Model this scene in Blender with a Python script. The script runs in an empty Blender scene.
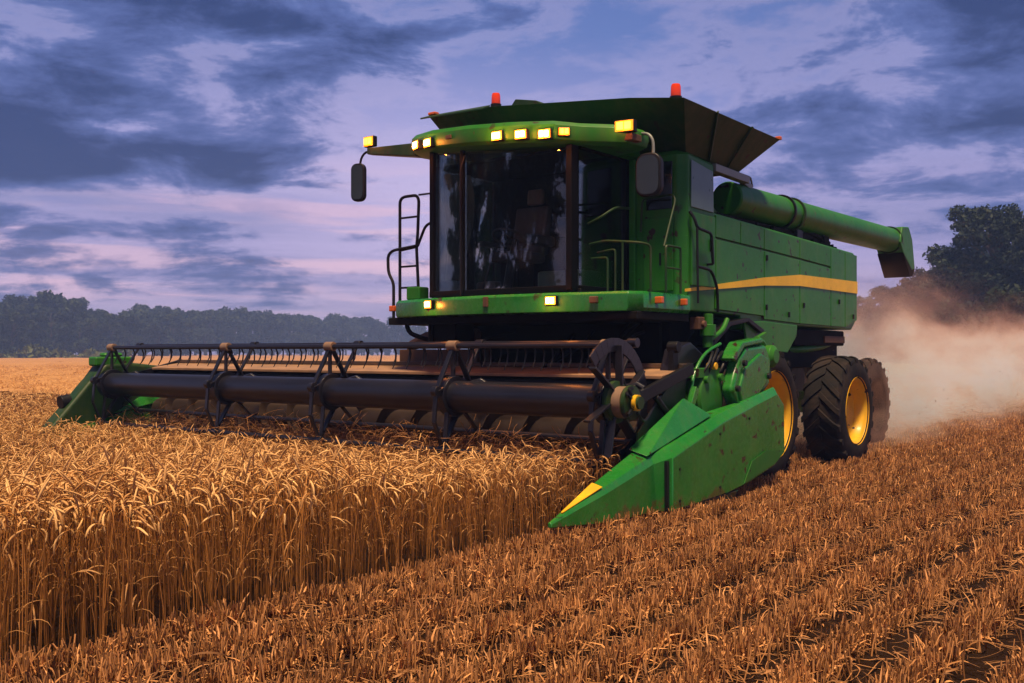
import bpy, math, random
import numpy as np
from mathutils import Vector, Matrix
D = bpy.data
SC = bpy.context.scene
COL = SC.collection
R = math.radians

# ------------------------------------------------------------------ camera
cam_d = D.cameras.new('camera')
cam_d.sensor_width = 36.0
cam_d.lens = 36.0 * 1000 / 1024
cam_d.shift_y = 10.5 / 1024
cam_d.clip_start, cam_d.clip_end = 0.1, 5000
cam = D.objects.new('camera', cam_d)
cam.location = (0, 0, 1.57)
cam.rotation_euler = (R(90), 0, 0)
COL.objects.link(cam)
SC.camera = cam

# ------------------------------------------------------------------ sun, sky, exposure
SUN = Vector((0.05, -1.0, 0)).normalized() * math.cos(R(71)) + Vector((0, 0, math.sin(R(71))))
sun_d = D.lights.new('sun', 'SUN')
sun_d.energy = 4.6
sun_d.angle = R(10)
sun_d.color = (1.0, 0.72, 0.46)
sun = D.objects.new('sun', sun_d)
sun.rotation_euler = (-SUN).to_track_quat('-Z', 'Y').to_euler()
sun.location = (0, 0, 40)
COL.objects.link(sun)

SC.view_settings.view_transform = 'Standard'
SC.view_settings.look = 'None'
SC.view_settings.exposure = 0.46
SC.view_settings.gamma = 1.0
SC.view_settings.use_curve_mapping = False
SC.cycles.use_denoising = True
SC.cycles.max_bounces = 6
SC.cycles.diffuse_bounces = 3
SC.cycles.glossy_bounces = 3
SC.cycles.transmission_bounces = 4
SC.cycles.transparent_max_bounces = 12
SC.cycles.volume_bounces = 1
SC.cycles.sample_clamp_indirect = 4.0


class NT:
    """small node-tree helper"""
    def __init__(s, tree):
        s.t = tree
        s.n = tree.nodes
    def node(s, kind, **kw):
        nd = s.n.new(kind)
        for k, v in kw.items():
            setattr(nd, k, v)
        return nd
    def put(s, sock, v):
        if isinstance(v, bpy.types.NodeSocket):
            s.t.links.new(v, sock)
        else:
            sock.default_value = v
    def math(s, op, a, b=0.0, c=None, clamp=False):
        nd = s.node('ShaderNodeMath', operation=op, use_clamp=clamp)
        s.put(nd.inputs[0], a); s.put(nd.inputs[1], b)
        if c is not None:
            s.put(nd.inputs[2], c)
        return nd.outputs[0]
    def mix(s, f, a, b, blend='MIX'):
        nd = s.node('ShaderNodeMix', data_type='RGBA', blend_type=blend)
        s.put(nd.inputs[0], f)
        s.put(nd.inputs[6], a if not isinstance(a, tuple) else a + ((1,) if len(a) == 3 else ()))
        s.put(nd.inputs[7], b if not isinstance(b, tuple) else b + ((1,) if len(b) == 3 else ()))
        return nd.outputs[2]
    def smooth(s, v, a, b, lo=0.0, hi=1.0):
        nd = s.node('ShaderNodeMapRange', interpolation_type='SMOOTHSTEP')
        s.put(nd.inputs[0], v); s.put(nd.inputs[1], a); s.put(nd.inputs[2], b)
        s.put(nd.inputs[3], lo); s.put(nd.inputs[4], hi)
        return nd.outputs[0]
    def noise(s, vec, scale, detail=4, rough=0.55, dist=0.0, col=False):
        nd = s.node('ShaderNodeTexNoise')
        if vec is not None:
            s.put(nd.inputs['Vector'], vec)
        nd.inputs['Scale'].default_value = scale
        nd.inputs['Detail'].default_value = detail
        nd.inputs['Roughness'].default_value = rough
        nd.inputs['Distortion'].default_value = dist
        return nd.outputs['Color' if col else 'Fac']
    def ramp(s, v, stops):
        nd = s.node('ShaderNodeValToRGB')
        s.put(nd.inputs[0], v)
        el = nd.color_ramp.elements
        while len(el) < len(stops):
            el.new(0.5)
        for e, (p, c) in zip(el, stops):
            e.position = p
            e.color = c + (1,)
        return nd.outputs[0]
    def mapping(s, vec, loc=(0, 0, 0), rot=(0, 0, 0), sca=(1, 1, 1)):
        nd = s.node('ShaderNodeMapping')
        s.put(nd.inputs[0], vec)
        nd.inputs[1].default_value = loc
        nd.inputs[2].default_value = rot
        nd.inputs[3].default_value = sca
        return nd.outputs[0]
    def comb(s, x, y, z):
        nd = s.node('ShaderNodeCombineXYZ')
        s.put(nd.inputs[0], x); s.put(nd.inputs[1], y); s.put(nd.inputs[2], z)
        return nd.outputs[0]


world = D.worlds.new('World')
SC.world = world
world.use_nodes = True
w = NT(world.node_tree)
w.n.clear()
tc = w.node('ShaderNodeTexCoord')
sep = w.node('ShaderNodeSeparateXYZ')
w.put(sep.inputs[0], tc.outputs['Generated'])
dx, dy, dz = sep.outputs
nish = w.node('ShaderNodeTexSky', sky_type='NISHITA')
nish.sun_disc = False
nish.sun_elevation = R(71)
nish.sun_rotation = math.atan2(0.05, -1.0)
nish.air_density, nish.dust_density, nish.ozone_density = 1.2, 1.5, 3.0
azim = w.math('ARCTAN2', dx, dy)
zc = w.math('MAXIMUM', dz, 0.0)
base = w.ramp(w.math('MULTIPLY', zc, 2.0), [
    (0.0, (0.42, 0.35, 0.58)), (0.09, (0.54, 0.43, 0.66)), (0.22, (0.46, 0.39, 0.69)),
    (0.40, (0.29, 0.315, 0.64)), (0.60, (0.125, 0.20, 0.49)), (1.0, (0.06, 0.115, 0.34))])
# cloud layer on a flat ceiling far above
den = w.math('ADD', zc, 0.11)
cu = w.math('DIVIDE', dx, den)
cv = w.math('DIVIDE', dy, den)
cvec = w.comb(cu, cv, 0.0)
big = w.noise(w.mapping(cvec, loc=(3.1, 0.4, 0)), 0.62, 2, 0.5)
fine = w.noise(w.mapping(cvec, loc=(0.7, 2.2, 5.0), sca=(0.8, 1.25, 1)), 1.7, 9, 0.60, 0.35)
puff = w.noise(w.comb(azim, w.math('MULTIPLY', dz, 2.7), 0.37), 7.5, 11, 0.62, 0.25)
high = w.smooth(dz, 0.05, 0.15)
elev = w.math('ARCSINE', dz)
bias = None
# cloud masses over the field: (azimuth, elevation, half-widths in degrees, weight)
for az_, el_, ra_, re_, am_ in ((-26, 11.5, 12, 3.6, .19), (-10.5, 17.4, 7, 1.6, .18), (-22, 18.6, 11, 1.8, .18), (-15.5, 9.8, 9, 1.5, .14),
                                (-24, 6.6, 9, .9, .12), (22, 12.2, 10, 2.4, .13), (15, 9.3, 8, 1.5, .09), (25, 17.4, 6, 1.8, .13), (40, 13, 12, 5, .2), (-45, 13, 12, 6, .25),
                                (-3.5, 11.2, 6, 3.2, -.16), (4, 16.5, 7.5, 3.2, -.09), (-9, 7.8, 12, .9, -.16), (-24, 7.9, 5, .6, -.14)):
    ga = w.math('DIVIDE', w.math('SUBTRACT', azim, R(az_)), R(ra_))
    ge = w.math('DIVIDE', w.math('SUBTRACT', elev, R(el_)), R(re_))
    g = w.math('MULTIPLY', w.math('EXPONENT', w.math('MULTIPLY', w.math('ADD', w.math('MULTIPLY', ga, ga), w.math('MULTIPLY', ge, ge)), -1.0)), am_)
    bias = g if bias is None else w.math('ADD', bias, g)
cl = w.math('ADD', w.math('ADD', w.math('MULTIPLY', puff, 0.80), w.math('MULTIPLY', fine, 0.36)), bias)
veil = w.math('MULTIPLY', w.math('ADD', w.smooth(azim, -0.05, -0.32), w.smooth(azim, 0.10, 0.34)), w.math('MULTIPLY', high, w.smooth(puff, 0.30, 0.62, 0.25, 0.85)), clamp=True)
mask = w.smooth(cl, 0.585, 0.705)
core = w.smooth(cl, 0.66, 0.83)
ccol = w.mix(core, (0.088, 0.130, 0.345), (0.019, 0.042, 0.140))
# lit, pinkish thin streaks low over the horizon
streak = w.noise(w.comb(w.math('MULTIPLY', azim, 2.2), w.math('MULTIPLY', dz, 26.0), 1.3), 1.5, 6, 0.55, 0.3)
smask = w.math('MULTIPLY', w.smooth(streak, 0.46, 0.60), w.math('MULTIPLY', w.smooth(dz, 0.02, 0.07), w.smooth(dz, 0.21, 0.11)))
smask = w.math('MULTIPLY', smask, w.smooth(azim, 0.40, 0.0))
streak2 = w.noise(w.comb(w.math('MULTIPLY', azim, 2.0), w.math('MULTIPLY', dz, 22.0), 7.7), 1.5, 6, 0.6, 0.3)
dmask = w.math('MULTIPLY', w.smooth(streak2, 0.46, 0.64), w.math('MULTIPLY', w.smooth(dz, 0.015, 0.06), w.smooth(dz, 0.22, 0.12)))
sky = w.mix(w.math('MULTIPLY', dmask, 0.62), base, (0.205, 0.205, 0.46))
ga = w.math('DIVIDE', w.math('SUBTRACT', azim, R(-7)), R(11))
ge = w.math('DIVIDE', w.math('SUBTRACT', elev, R(9.0)), R(5.0))
glow = w.math('EXPONENT', w.math('MULTIPLY', w.math('ADD', w.math('MULTIPLY', ga, ga), w.math('MULTIPLY', ge, ge)), -1.0))
sky = w.mix(w.math('MULTIPLY', glow, 0.60), sky, (0.70, 0.58, 0.86))
sky = w.mix(w.math('MULTIPLY', smask, 0.90), sky, (0.92, 0.60, 0.74))
sky = w.mix(veil, sky, (0.140, 0.180, 0.42))
sky = w.mix(w.math('MULTIPLY', mask, 0.93), sky, ccol)
# brighter warm rims where the cover is thin
rim = w.math('MULTIPLY', w.smooth(cl, 0.46, 0.58), w.smooth(cl, 0.66, 0.58))
sky = w.mix(w.math('MULTIPLY', rim, w.math('MULTIPLY', high, 0.20)), sky, (0.72, 0.58, 0.80))
nscaled = w.mix(1.0, nish.outputs[0], (0.075, 0.060, 0.085), 'MULTIPLY')
sky = w.mix(0.12, sky, nscaled)
# night-blue overhead, above the lit band the camera looks into
sky = w.mix(w.smooth(dz, 0.34, 0.62), sky, (0.030, 0.045, 0.120))
bg = w.node('ShaderNodeBackground')
w.put(bg.inputs[0], sky)
bg.inputs[1].default_value = 0.80
wo = w.node('ShaderNodeOutputWorld')
w.put(wo.inputs[0], bg.outputs[0])

# ------------------------------------------------------------------ materials
def new_mat(name):
    m = D.materials.new(name)
    m.use_nodes = True
    t = NT(m.node_tree)
    b = t.n['Principled BSDF']
    return m, t, b

def paint(name, col, dirt=(0.16, 0.095, 0.045), dirt_amt=0.16, rough=0.42, chips=True, coat=0.0, spec=0.30, mudz=0.34, chip_col=(0.035, 0.018, 0.010)):
    m, t, b = new_mat(name)
    tcn = t.node('ShaderNodeTexCoord')
    o = tcn.outputs['Object']
    n1 = t.noise(o, 1.7, 6, 0.62)
    n2 = t.noise(o, 14.0, 5, 0.65)
    n3 = t.noise(t.mapping(o, sca=(1, 1, 0.25)), 9.0, 4, 0.6)
    tone = t.mix(t.smooth(n1, 0.35, 0.7), col, tuple(c * 1.28 for c in col))
    dm = t.math('MULTIPLY', t.smooth(t.math('ADD', t.math('MULTIPLY', n1, 0.5), t.math('MULTIPLY', n3, 0.5)), 0.42, 0.64), dirt_amt)
    c = t.mix(dm, tone, dirt)
    if chips:
        n4 = t.noise(o, 7.5, 3, 0.5)
        n5 = t.noise(t.mapping(o, loc=(4, 1, 2)), 1.1, 2, 0.5)
        ch = t.math('MULTIPLY', t.smooth(n4, 0.645, 0.665), t.smooth(n5, 0.43, 0.53))
        c = t.mix(ch, c, chip_col)
    # splashed mud and caked chaff low on the panels
    sz = t.node('ShaderNodeSeparateXYZ'); t.put(sz.inputs[0], o)
    n6 = t.noise(t.mapping(o, loc=(7, 3, 1)), 5.5, 7, 0.7)
    mud = t.math('MULTIPLY', t.smooth(t.math('ADD', n6, t.math('MULTIPLY', t.smooth(sz.outputs[2], mudz, 0.02), 0.24)), 0.64, 0.72), 0.7)
    c = t.mix(mud, c, (0.11, 0.058, 0.024))
    # fine scratches
    n7 = t.noise(t.mapping(o, rot=(0.5, 0.2, 0), sca=(1, 3, 40)), 3.0, 3, 0.5)
    c = t.mix(t.math('MULTIPLY', t.smooth(n7, 0.66, 0.70), 0.35), c, tuple(min(1, x * 2.2 + .02) for x in col))
    t.put(b.inputs['Base Color'], c)
    t.put(b.inputs['Roughness'], t.math('ADD', t.math('MULTIPLY', n2, 0.22), rough - 0.08))
    b.inputs['Coat Weight'].default_value = coat
    b.inputs['Specular IOR Level'].default_value = spec
    b.inputs['Coat Roughness'].default_value = 0.18
    bp = t.node('ShaderNodeBump')
    bp.inputs['Strength'].default_value = 0.22
    bp.inputs['Distance'].default_value = 0.01
    t.put(bp.inputs['Height'], t.noise(o, 3.2, 3, 0.5))
    t.put(b.inputs['Normal'], bp.outputs[0])
    return m

def plain(name, col, rough=0.5, metal=0.0, var=0.25, scale=9.0, spec=0.5, bump=0.0):
    m, t, b = new_mat(name)
    tcn = t.node('ShaderNodeTexCoord')
    o = tcn.outputs['Object']
    n = t.noise(o, scale, 5, 0.6)
    t.put(b.inputs['Base Color'], t.mix(n, tuple(c * (1 - var) for c in col), tuple(min(1, c * (1 + var)) for c in col)))
    t.put(b.inputs['Roughness'], t.math('ADD', t.math('MULTIPLY', n, 0.2), rough - 0.1))
    b.inputs['Metallic'].default_value = metal
    b.inputs['Specular IOR Level'].default_value = spec
    if bump:
        bp = t.node('ShaderNodeBump')
        bp.inputs['Strength'].default_value = bump
        bp.inputs['Distance'].default_value = 0.02
        t.put(bp.inputs['Height'], n)
        t.put(b.inputs['Normal'], bp.outputs[0])
    return m

def dusty_metal(name, col, dust=(0.27, 0.16, 0.085), amt=0.5, rough=0.5, spec=0.3):
    m, t, b = new_mat(name)
    tcn = t.node('ShaderNodeTexCoord')
    o = tcn.outputs['Object']
    n = t.noise(o, 2.4, 6, 0.65)
    n2 = t.noise(t.mapping(o, sca=(0.4, 3, 3)), 8.0, 4, 0.6)
    f = t.math('MULTIPLY', t.smooth(t.math('ADD', t.math('MULTIPLY', n, 0.6), t.math('MULTIPLY', n2, 0.4)), 0.42, 0.64), amt)
    t.put(b.inputs['Base Color'], t.mix(f, col, dust))
    t.put(b.inputs['Roughness'], t.math('ADD', t.math('MULTIPLY', n2, 0.25), rough - 0.1))
    b.inputs['Metallic'].default_value = 0.0
    b.inputs['Specular IOR Level'].default_value = spec
    return m

def emit(name, col, strength):
    m, t, b = new_mat(name)
    tcn = t.node('ShaderNodeTexCoord')
    n = t.noise(tcn.outputs['Object'], 60.0, 2, 0.5)
    t.put(b.inputs['Base Color'], col + (1,))
    t.put(b.inputs['Emission Color'], t.mix(n, tuple(c * 0.9 for c in col), col))
    b.inputs['Emission Strength'].default_value = strength
    b.inputs['Roughness'].default_value = 0.2
    return m

def glass(name, tint, refl=1.0, rough=0.02):
    m, t, b = new_mat(name)
    t.n.remove(b)
    out = t.n['Material Output']
    tr = t.node('ShaderNodeBsdfTransparent')
    tr.inputs[0].default_value = tint + (1,)
    gl = t.node('ShaderNodeBsdfGlossy')
    gl.inputs['Roughness'].default_value = rough
    gl.inputs['Color'].default_value = (0.9, 0.95, 0.95, 1)
    fr = t.node('ShaderNodeFresnel')
    fr.inputs[0].default_value = 1.5
    tcn = t.node('ShaderNodeTexCoord')
    smear = t.noise(tcn.outputs['Object'], 2.2, 5, 0.65)
    df = t.node('ShaderNodeBsdfDiffuse')
    df.inputs[0].default_value = (0.32, 0.25, 0.17, 1)
    mx0 = t.node('ShaderNodeMixShader')
    t.put(mx0.inputs[0], t.math('MULTIPLY', t.smooth(smear, 0.5, 0.8), 0.05))
    t.put(mx0.inputs[1], tr.outputs[0]); t.put(mx0.inputs[2], df.outputs[0])
    mx = t.node('ShaderNodeMixShader')
    t.put(mx.inputs[0], t.math('MULTIPLY', fr.outputs[0], refl, clamp=True))
    t.put(mx.inputs[1], mx0.outputs[0]); t.put(mx.inputs[2], gl.outputs[0])
    t.put(out.inputs[0], mx.outputs[0])
    return m

GREEN = paint('green_paint', (0.017, 0.145, 0.010))
GREEN_DUSTY = paint('dusty_green_paint', (0.020, 0.160, 0.010), dirt_amt=0.16, rough=0.36, spec=0.27)
GREEN_BRIGHT = paint('header_green_paint', (0.012, 0.165, 0.018), dirt_amt=0.14, rough=0.24, spec=0.55)
GREEN_DARK = paint('dark_and_shaded_green', (0.010, 0.040, 0.007), dirt_amt=0.18, rough=0.45)  # dark green; the shade of the tank overhang is put into this colour
YELLOW = paint('yellow_paint', (0.72, 0.40, 0.012), dirt_amt=0.22, rough=0.42, coat=0.1, dirt=(0.22, 0.12, 0.04))
STRIPE = paint('stripe_yellow', (0.86, 0.50, 0.008), dirt_amt=0.06, rough=0.4, chips=False)
BLACK = dusty_metal('black_metal', (0.006, 0.006, 0.007), dust=(0.018, 0.014, 0.012), amt=0.3, rough=0.45)
REELBLACK = plain('reel_black', (0.0085, 0.0085, 0.014), rough=0.34, var=0.35, scale=2.5, spec=0.6)
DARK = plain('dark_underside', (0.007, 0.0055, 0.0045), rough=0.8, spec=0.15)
RUSTY = plain('rusty_brown', (0.12, 0.055, 0.028), rough=0.75, var=0.5)
STEEL = dusty_metal('worn_steel', (0.06, 0.045, 0.036), dust=(0.16, 0.085, 0.04), amt=0.75, rough=0.5)
DUSTY = dusty_metal('straw_dusted_sheet', (0.25, 0.15, 0.085), dust=(0.44, 0.25, 0.12), amt=0.8, rough=0.6)
RUBBER = dusty_metal('tyre_rubber', (0.009, 0.0085, 0.009), dust=(0.075, 0.047, 0.030), amt=0.40, rough=0.8, spec=0.2)
GREY = plain('grey_panel', (0.10, 0.16, 0.12), rough=0.3)
SILVER = plain('silver_bar', (0.24, 0.26, 0.22), rough=0.5, metal=0.2)
SEATM = plain('seat_fabric', (0.045, 0.042, 0.040), rough=0.85)
BEIGE = plain('beige_vinyl', (0.13, 0.085, 0.055), rough=0.6)
WIN = plain('dark_window', (0.010, 0.014, 0.013), rough=0.12, spec=0.7)
GLASS = glass('cab_glass', (0.90, 0.93, 0.91), refl=0.9)
LAMP = emit('lit_lamp', (1.0, 0.74, 0.38), 6.0)
LAMPEDGE = emit('lamp_halo', (1.0, 0.33, 0.02), 1.7)  # emissive orange, imitates the halo round the lit lenses
AMBER = emit('lit_amber', (1.0, 0.50, 0.05), 2.6)
AMBEREDGE = emit('amber_halo', (1.0, 0.30, 0.01), 1.1)  # same painted halo for the amber lamps
REDLAMP = emit('beacon_red', (0.75, 0.05, 0.006), 0.14)
ORANGE = plain('orange_reflector', (0.65, 0.13, 0.02), rough=0.3)
MIRROR = plain('mirror_glass', (0.02, 0.028, 0.024), rough=0.15)


# ------------------------------------------------------------------ mesh builder
class MB:
    def __init__(s):
        s.v, s.f = [], []
    def add(s, vs, fs):
        o = len(s.v)
        s.v += [tuple(p) for p in vs]
        s.f += [tuple(o + i for i in f) for f in fs]
        return s
    def hexa(s, p):
        return s.add(p, [(0, 3, 2, 1), (4, 5, 6, 7), (0, 1, 5, 4), (1, 2, 6, 5), (2, 3, 7, 6), (3, 0, 4, 7)])
    def box(s, x0, x1, y0, y1, z0, z1):
        return s.hexa([(x0, y0, z0), (x1, y0, z0), (x1, y1, z0), (x0, y1, z0), (x0, y0, z1), (x1, y0, z1), (x1, y1, z1), (x0, y1, z1)])
    def bar(s, a, b, w, h, up=(0, 0, 1)):
        a, b = Vector(a), Vector(b)
        d = (b - a).normalized()
        u = Vector(up)
        if abs(d.dot(u)) > 0.98:
            u = Vector((0, 1, 0))
        sd = d.cross(u).normalized() * (w / 2)
        u2 = sd.cross(d).normalized() * (h / 2)
        return s.hexa([a - sd - u2, a + sd - u2, b + sd - u2, b - sd - u2, a - sd + u2, a + sd + u2, b + sd + u2, b - sd + u2])
    def prism(s, pts, vec):
        """pts: planar 3-D polygon, extruded along vec"""
        n = len(pts)
        v = Vector(vec)
        a = [Vector(p) for p in pts]
        nrm = Vector((0, 0, 0))
        for i in range(n):
            nrm += a[i].cross(a[(i + 1) % n])
        if nrm.dot(v) > 0:
            a = a[::-1]
        vs = a + [p + v for p in a]
        fs = [tuple(range(n)), tuple(range(2 * n - 1, n - 1, -1))]
        fs += [(i, i + n, (i + 1) % n + n, (i + 1) % n) for i in range(n)]
        return s.add(vs, fs)
    def loft(s, secs, caps=True):
        n = len(secs[0])
        vs = [p for q in secs for p in q]
        fs = []
        for k in range(len(secs) - 1):
            for i in range(n):
                j = (i + 1) % n
                fs.append((k * n + i, k * n + j, (k + 1) * n + j, (k + 1) * n + i))
        if caps:
            fs.append(tuple(range(n - 1, -1, -1)))
            fs.append(tuple((len(secs) - 1) * n + i for i in range(n)))
        return s.add(vs, fs)
    def tube(s, pts, r, n=8, caps=True, round_=0):
        P = [Vector(p) for p in pts]
        if round_ and len(P) > 2:
            q = [P[0]]
            for i in range(1, len(P) - 1):
                a, b, c = P[i - 1], P[i], P[i + 1]
                l1, l2 = (a - b).length, (c - b).length
                r1 = min(round_, l1 * 0.45); r2 = min(round_, l2 * 0.45)
                p0 = b + (a - b).normalized() * r1
                p2 = b + (c - b).normalized() * r2
                for tt in (0, 0.33, 0.67, 1):
                    q.append(p0 * (1 - tt) ** 2 + b * 2 * tt * (1 - tt) + p2 * tt * tt)
            q.append(P[-1])
            P = q
        rs = r if isinstance(r, (list, tuple)) else [r] * len(P)
        secs = []
        up = None
        for i, p in enumerate(P):
            d = (P[min(i + 1, len(P) - 1)] - P[max(i - 1, 0)]).normalized()
            if up is None:
                up = Vector((0, 0, 1)) if abs(d.z) < 0.9 else Vector((0, 1, 0))
            up = (up - d * up.dot(d)).normalized()
            sd = d.cross(up)
            secs.append([p + (sd * math.cos(2 * math.pi * k / n) + up * math.sin(2 * math.pi * k / n)) * rs[i] for k in range(n)])
        return s.loft(secs, caps)
    def lathe(s, prof, c, axis, n=32, caps=True):
        """prof: (radius, offset along axis)"""
        c, ax = Vector(c), Vector(axis).normalized()
        u = ax.orthogonal().normalized()
        vv = ax.cross(u)
        secs = [[c + ax * h + (u * math.cos(2 * math.pi * k / n) + vv * math.sin(2 * math.pi * k / n)) * max(r, 1e-4) for k in range(n)] for r, h in prof]
        return s.loft(secs, caps)
    def cyl(s, a, b, r, n=20):
        a, b = Vector(a), Vector(b)
        L = (b - a).length
        return s.lathe([(r, 0), (r, L)], a, b - a, n)
    def build(s, name, mat, parent=None, bevel=0.0, angle=32, mats=None):
        me = D.meshes.new(name)
        me.from_pydata(s.v, [], s.f)
        import bmesh
        bm = bmesh.new(); bm.from_mesh(me)
        bmesh.ops.recalc_face_normals(bm, faces=bm.faces)
        bm.to_mesh(me); bm.free()
        me.materials.append(mat)
        me.polygons.foreach_set('use_smooth', [True] * len(me.polygons))
        me.set_sharp_from_angle(angle=R(angle))
        o = D.objects.new(name, me)
        COL.objects.link(o)
        if parent is not None:
            o.parent = parent
        if bevel:
            bv = o.modifiers.new('bevel', 'BEVEL')
            bv.width = bevel; bv.segments = 2; bv.limit_method = 'ANGLE'; bv.angle_limit = R(34)
            bv.harden_normals = True
        return o


def tag(o, label=None, cat=None, group=None, kind=None):
    if label: o['label'] = label
    if cat: o['category'] = cat
    if group: o['group'] = group
    if kind: o['kind'] = kind
    return o

def empty(name, loc, rz=0.0):
    o = D.objects.new(name, None)
    o.empty_display_size = 0.3
    o.location = loc
    o.rotation_euler = (0, 0, rz)
    COL.objects.link(o)
    return o

def np_mesh(name, V, F, mats, mi=None, smooth=True, attrs=None):
    me = D.meshes.new(name)
    V = np.asarray(V, np.float32); F = np.asarray(F, np.int32)
    k = F.shape[1]
    me.vertices.add(len(V)); me.vertices.foreach_set('co', V.ravel())
    me.loops.add(F.size); me.loops.foreach_set('vertex_index', F.ravel())
    me.polygons.add(len(F))
    me.polygons.foreach_set('loop_start', np.arange(0, F.size, k, dtype=np.int32))
    me.polygons.foreach_set('loop_total', np.full(len(F), k, np.int32))
    for m in mats: me.materials.append(m)
    if mi is not None: me.polygons.foreach_set('material_index', np.asarray(mi, np.int32))
    me.polygons.foreach_set('use_smooth', np.full(len(F), smooth))
    for nm, arr in (attrs or {}).items():
        a = me.attributes.new(nm, 'FLOAT', 'POINT')
        a.data.foreach_set('value', np.asarray(arr, np.float32))
    me.update(calc_edges=True)
    return me

# ------------------------------------------------------------------ machine frame (x = right in the picture along the header, y = rearwards, z up)
TH = math.atan(0.777)
SI, CO = math.sin(TH), math.cos(TH)
OX, OY = 1.2817, 12.6885
def l2w(x, y):
    return OX + x * CO + y * SI, OY - x * SI + y * CO
def w2l(X, Y):
    X, Y = np.asarray(X) - OX, np.asarray(Y) - OY
    return X * CO - Y * SI, X * SI + Y * CO

# ------------------------------------------------------------------ ground
m, t, b = new_mat('field_soil')
geo = t.node('ShaderNodeNewGeometry')
pos = geo.outputs['Position']
n1 = t.noise(pos, 0.09, 5, 0.6)
n2 = t.noise(pos, 9.0, 6, 0.7)
n3 = t.noise(t.mapping(pos, rot=(0, 0, TH), sca=(2.4, 0.12, 1)), 1.0, 4, 0.6)
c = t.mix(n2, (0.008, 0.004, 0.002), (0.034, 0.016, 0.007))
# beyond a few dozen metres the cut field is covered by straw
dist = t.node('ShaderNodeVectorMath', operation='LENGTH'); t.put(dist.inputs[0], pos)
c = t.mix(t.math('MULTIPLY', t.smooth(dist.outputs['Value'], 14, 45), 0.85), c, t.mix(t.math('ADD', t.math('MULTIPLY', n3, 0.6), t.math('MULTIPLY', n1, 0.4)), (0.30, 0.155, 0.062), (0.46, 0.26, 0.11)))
t.put(b.inputs['Base Color'], c)
b.inputs['Roughness'].default_value = 0.95
b.inputs['Specular IOR Level'].default_value = 0.1
bp = t.node('ShaderNodeBump'); bp.inputs['Strength'].default_value = 0.8; bp.inputs['Distance'].default_value = 0.06
t.put(bp.inputs['Height'], n2); t.put(b.inputs['Normal'], bp.outputs[0])
G = 620
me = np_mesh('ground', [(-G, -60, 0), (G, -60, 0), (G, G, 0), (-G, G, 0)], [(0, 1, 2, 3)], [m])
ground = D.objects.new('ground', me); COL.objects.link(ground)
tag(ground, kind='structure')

# ------------------------------------------------------------------ straw materials
def straw(name, c0, c1, rough=0.6):
    m, t, b = new_mat(name)
    at = t.node('ShaderNodeAttribute'); at.attribute_name = 'tint'
    oi = t.node('ShaderNodeObjectInfo')
    f = t.math('ADD', t.math('MULTIPLY', at.outputs['Fac'], 0.72), t.math('MULTIPLY', oi.outputs['Random'], 0.28))
    t.put(b.inputs['Base Color'], t.mix(f, c0, c1))
    b.inputs['Roughness'].default_value = rough
    b.inputs['Specular IOR Level'].default_value = 0.25
    return m
M_STALK = straw('wheat_stalk', (0.055, 0.018, 0.004), (0.72, 0.31, 0.07))
M_EAR = straw('wheat_ear', (0.36, 0.15, 0.036), (0.95, 0.58, 0.22))
M_LEAF = straw('dry_leaf', (0.14, 0.06, 0.018), (0.56, 0.29, 0.10))
M_STUB = straw('stubble_straw', (0.065, 0.022, 0.006), (0.84, 0.40, 0.14))
M_LITTER = straw('loose_straw', (0.09, 0.036, 0.012), (0.62, 0.30, 0.11))

class Strands:
    """collects tapered strands and ribbons as numpy quads"""
    def __init__(s):
        s.V, s.F, s.M, s.T, s.n = [], [], [], [], 0
    def strand(s, P, rad, sides, mat, tint):
        P = np.asarray(P, float); k = len(P)
        d = np.gradient(P, axis=0); d /= np.linalg.norm(d, axis=1)[:, None] + 1e-9
        ref = np.array([0.31, 0.95, 0.05]) if abs(d[0, 2]) > 0.5 else np.array([0, 0, 1.0])
        a = np.cross(d, ref); a /= np.linalg.norm(a, axis=1)[:, None] + 1e-9
        bb = np.cross(d, a)
        ang = np.arange(sides) * 2 * np.pi / sides
        ring = P[:, None, :] + (a[:, None, :] * np.cos(ang)[None, :, None] + bb[:, None, :] * np.sin(ang)[None, :, None]) * np.asarray(rad)[:, None, None]
        s.V.append(ring.reshape(-1, 3))
        i, j = np.meshgrid(np.arange(k - 1), np.arange(sides), indexing='ij')
        i, j = i.ravel(), j.ravel(); j2 = (j + 1) % sides
        s.F.append(np.stack([i * sides + j, i * sides + j2, (i + 1) * sides + j2, (i + 1) * sides + j], 1) + s.n)
        s.M.append(np.full(len(i), mat)); s.T.append(np.full(k * sides, tint)); s.n += k * sides
    def ribbon(s, P, wid, side, mat, tint):
        P = np.asarray(P, float); k = len(P)
        sd = np.asarray(side, float)
        V = np.stack([P - sd * np.asarray(wid)[:, None] / 2, P + sd * np.asarray(wid)[:, None] / 2], 1)
        s.V.append(V.reshape(-1, 3))
        i = np.arange(k - 1)
        s.F.append(np.stack([2 * i, 2 * i + 1, 2 * i + 3, 2 * i + 2], 1) + s.n)
        s.M.append(np.full(k - 1, mat)); s.T.append(np.full(2 * k, tint)); s.n += 2 * k
    def mesh(s, name, mats):
        return np_mesh(name, np.concatenate(s.V), np.concatenate(s.F), mats, np.concatenate(s.M), True, {'tint': np.concatenate(s.T)})

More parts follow.
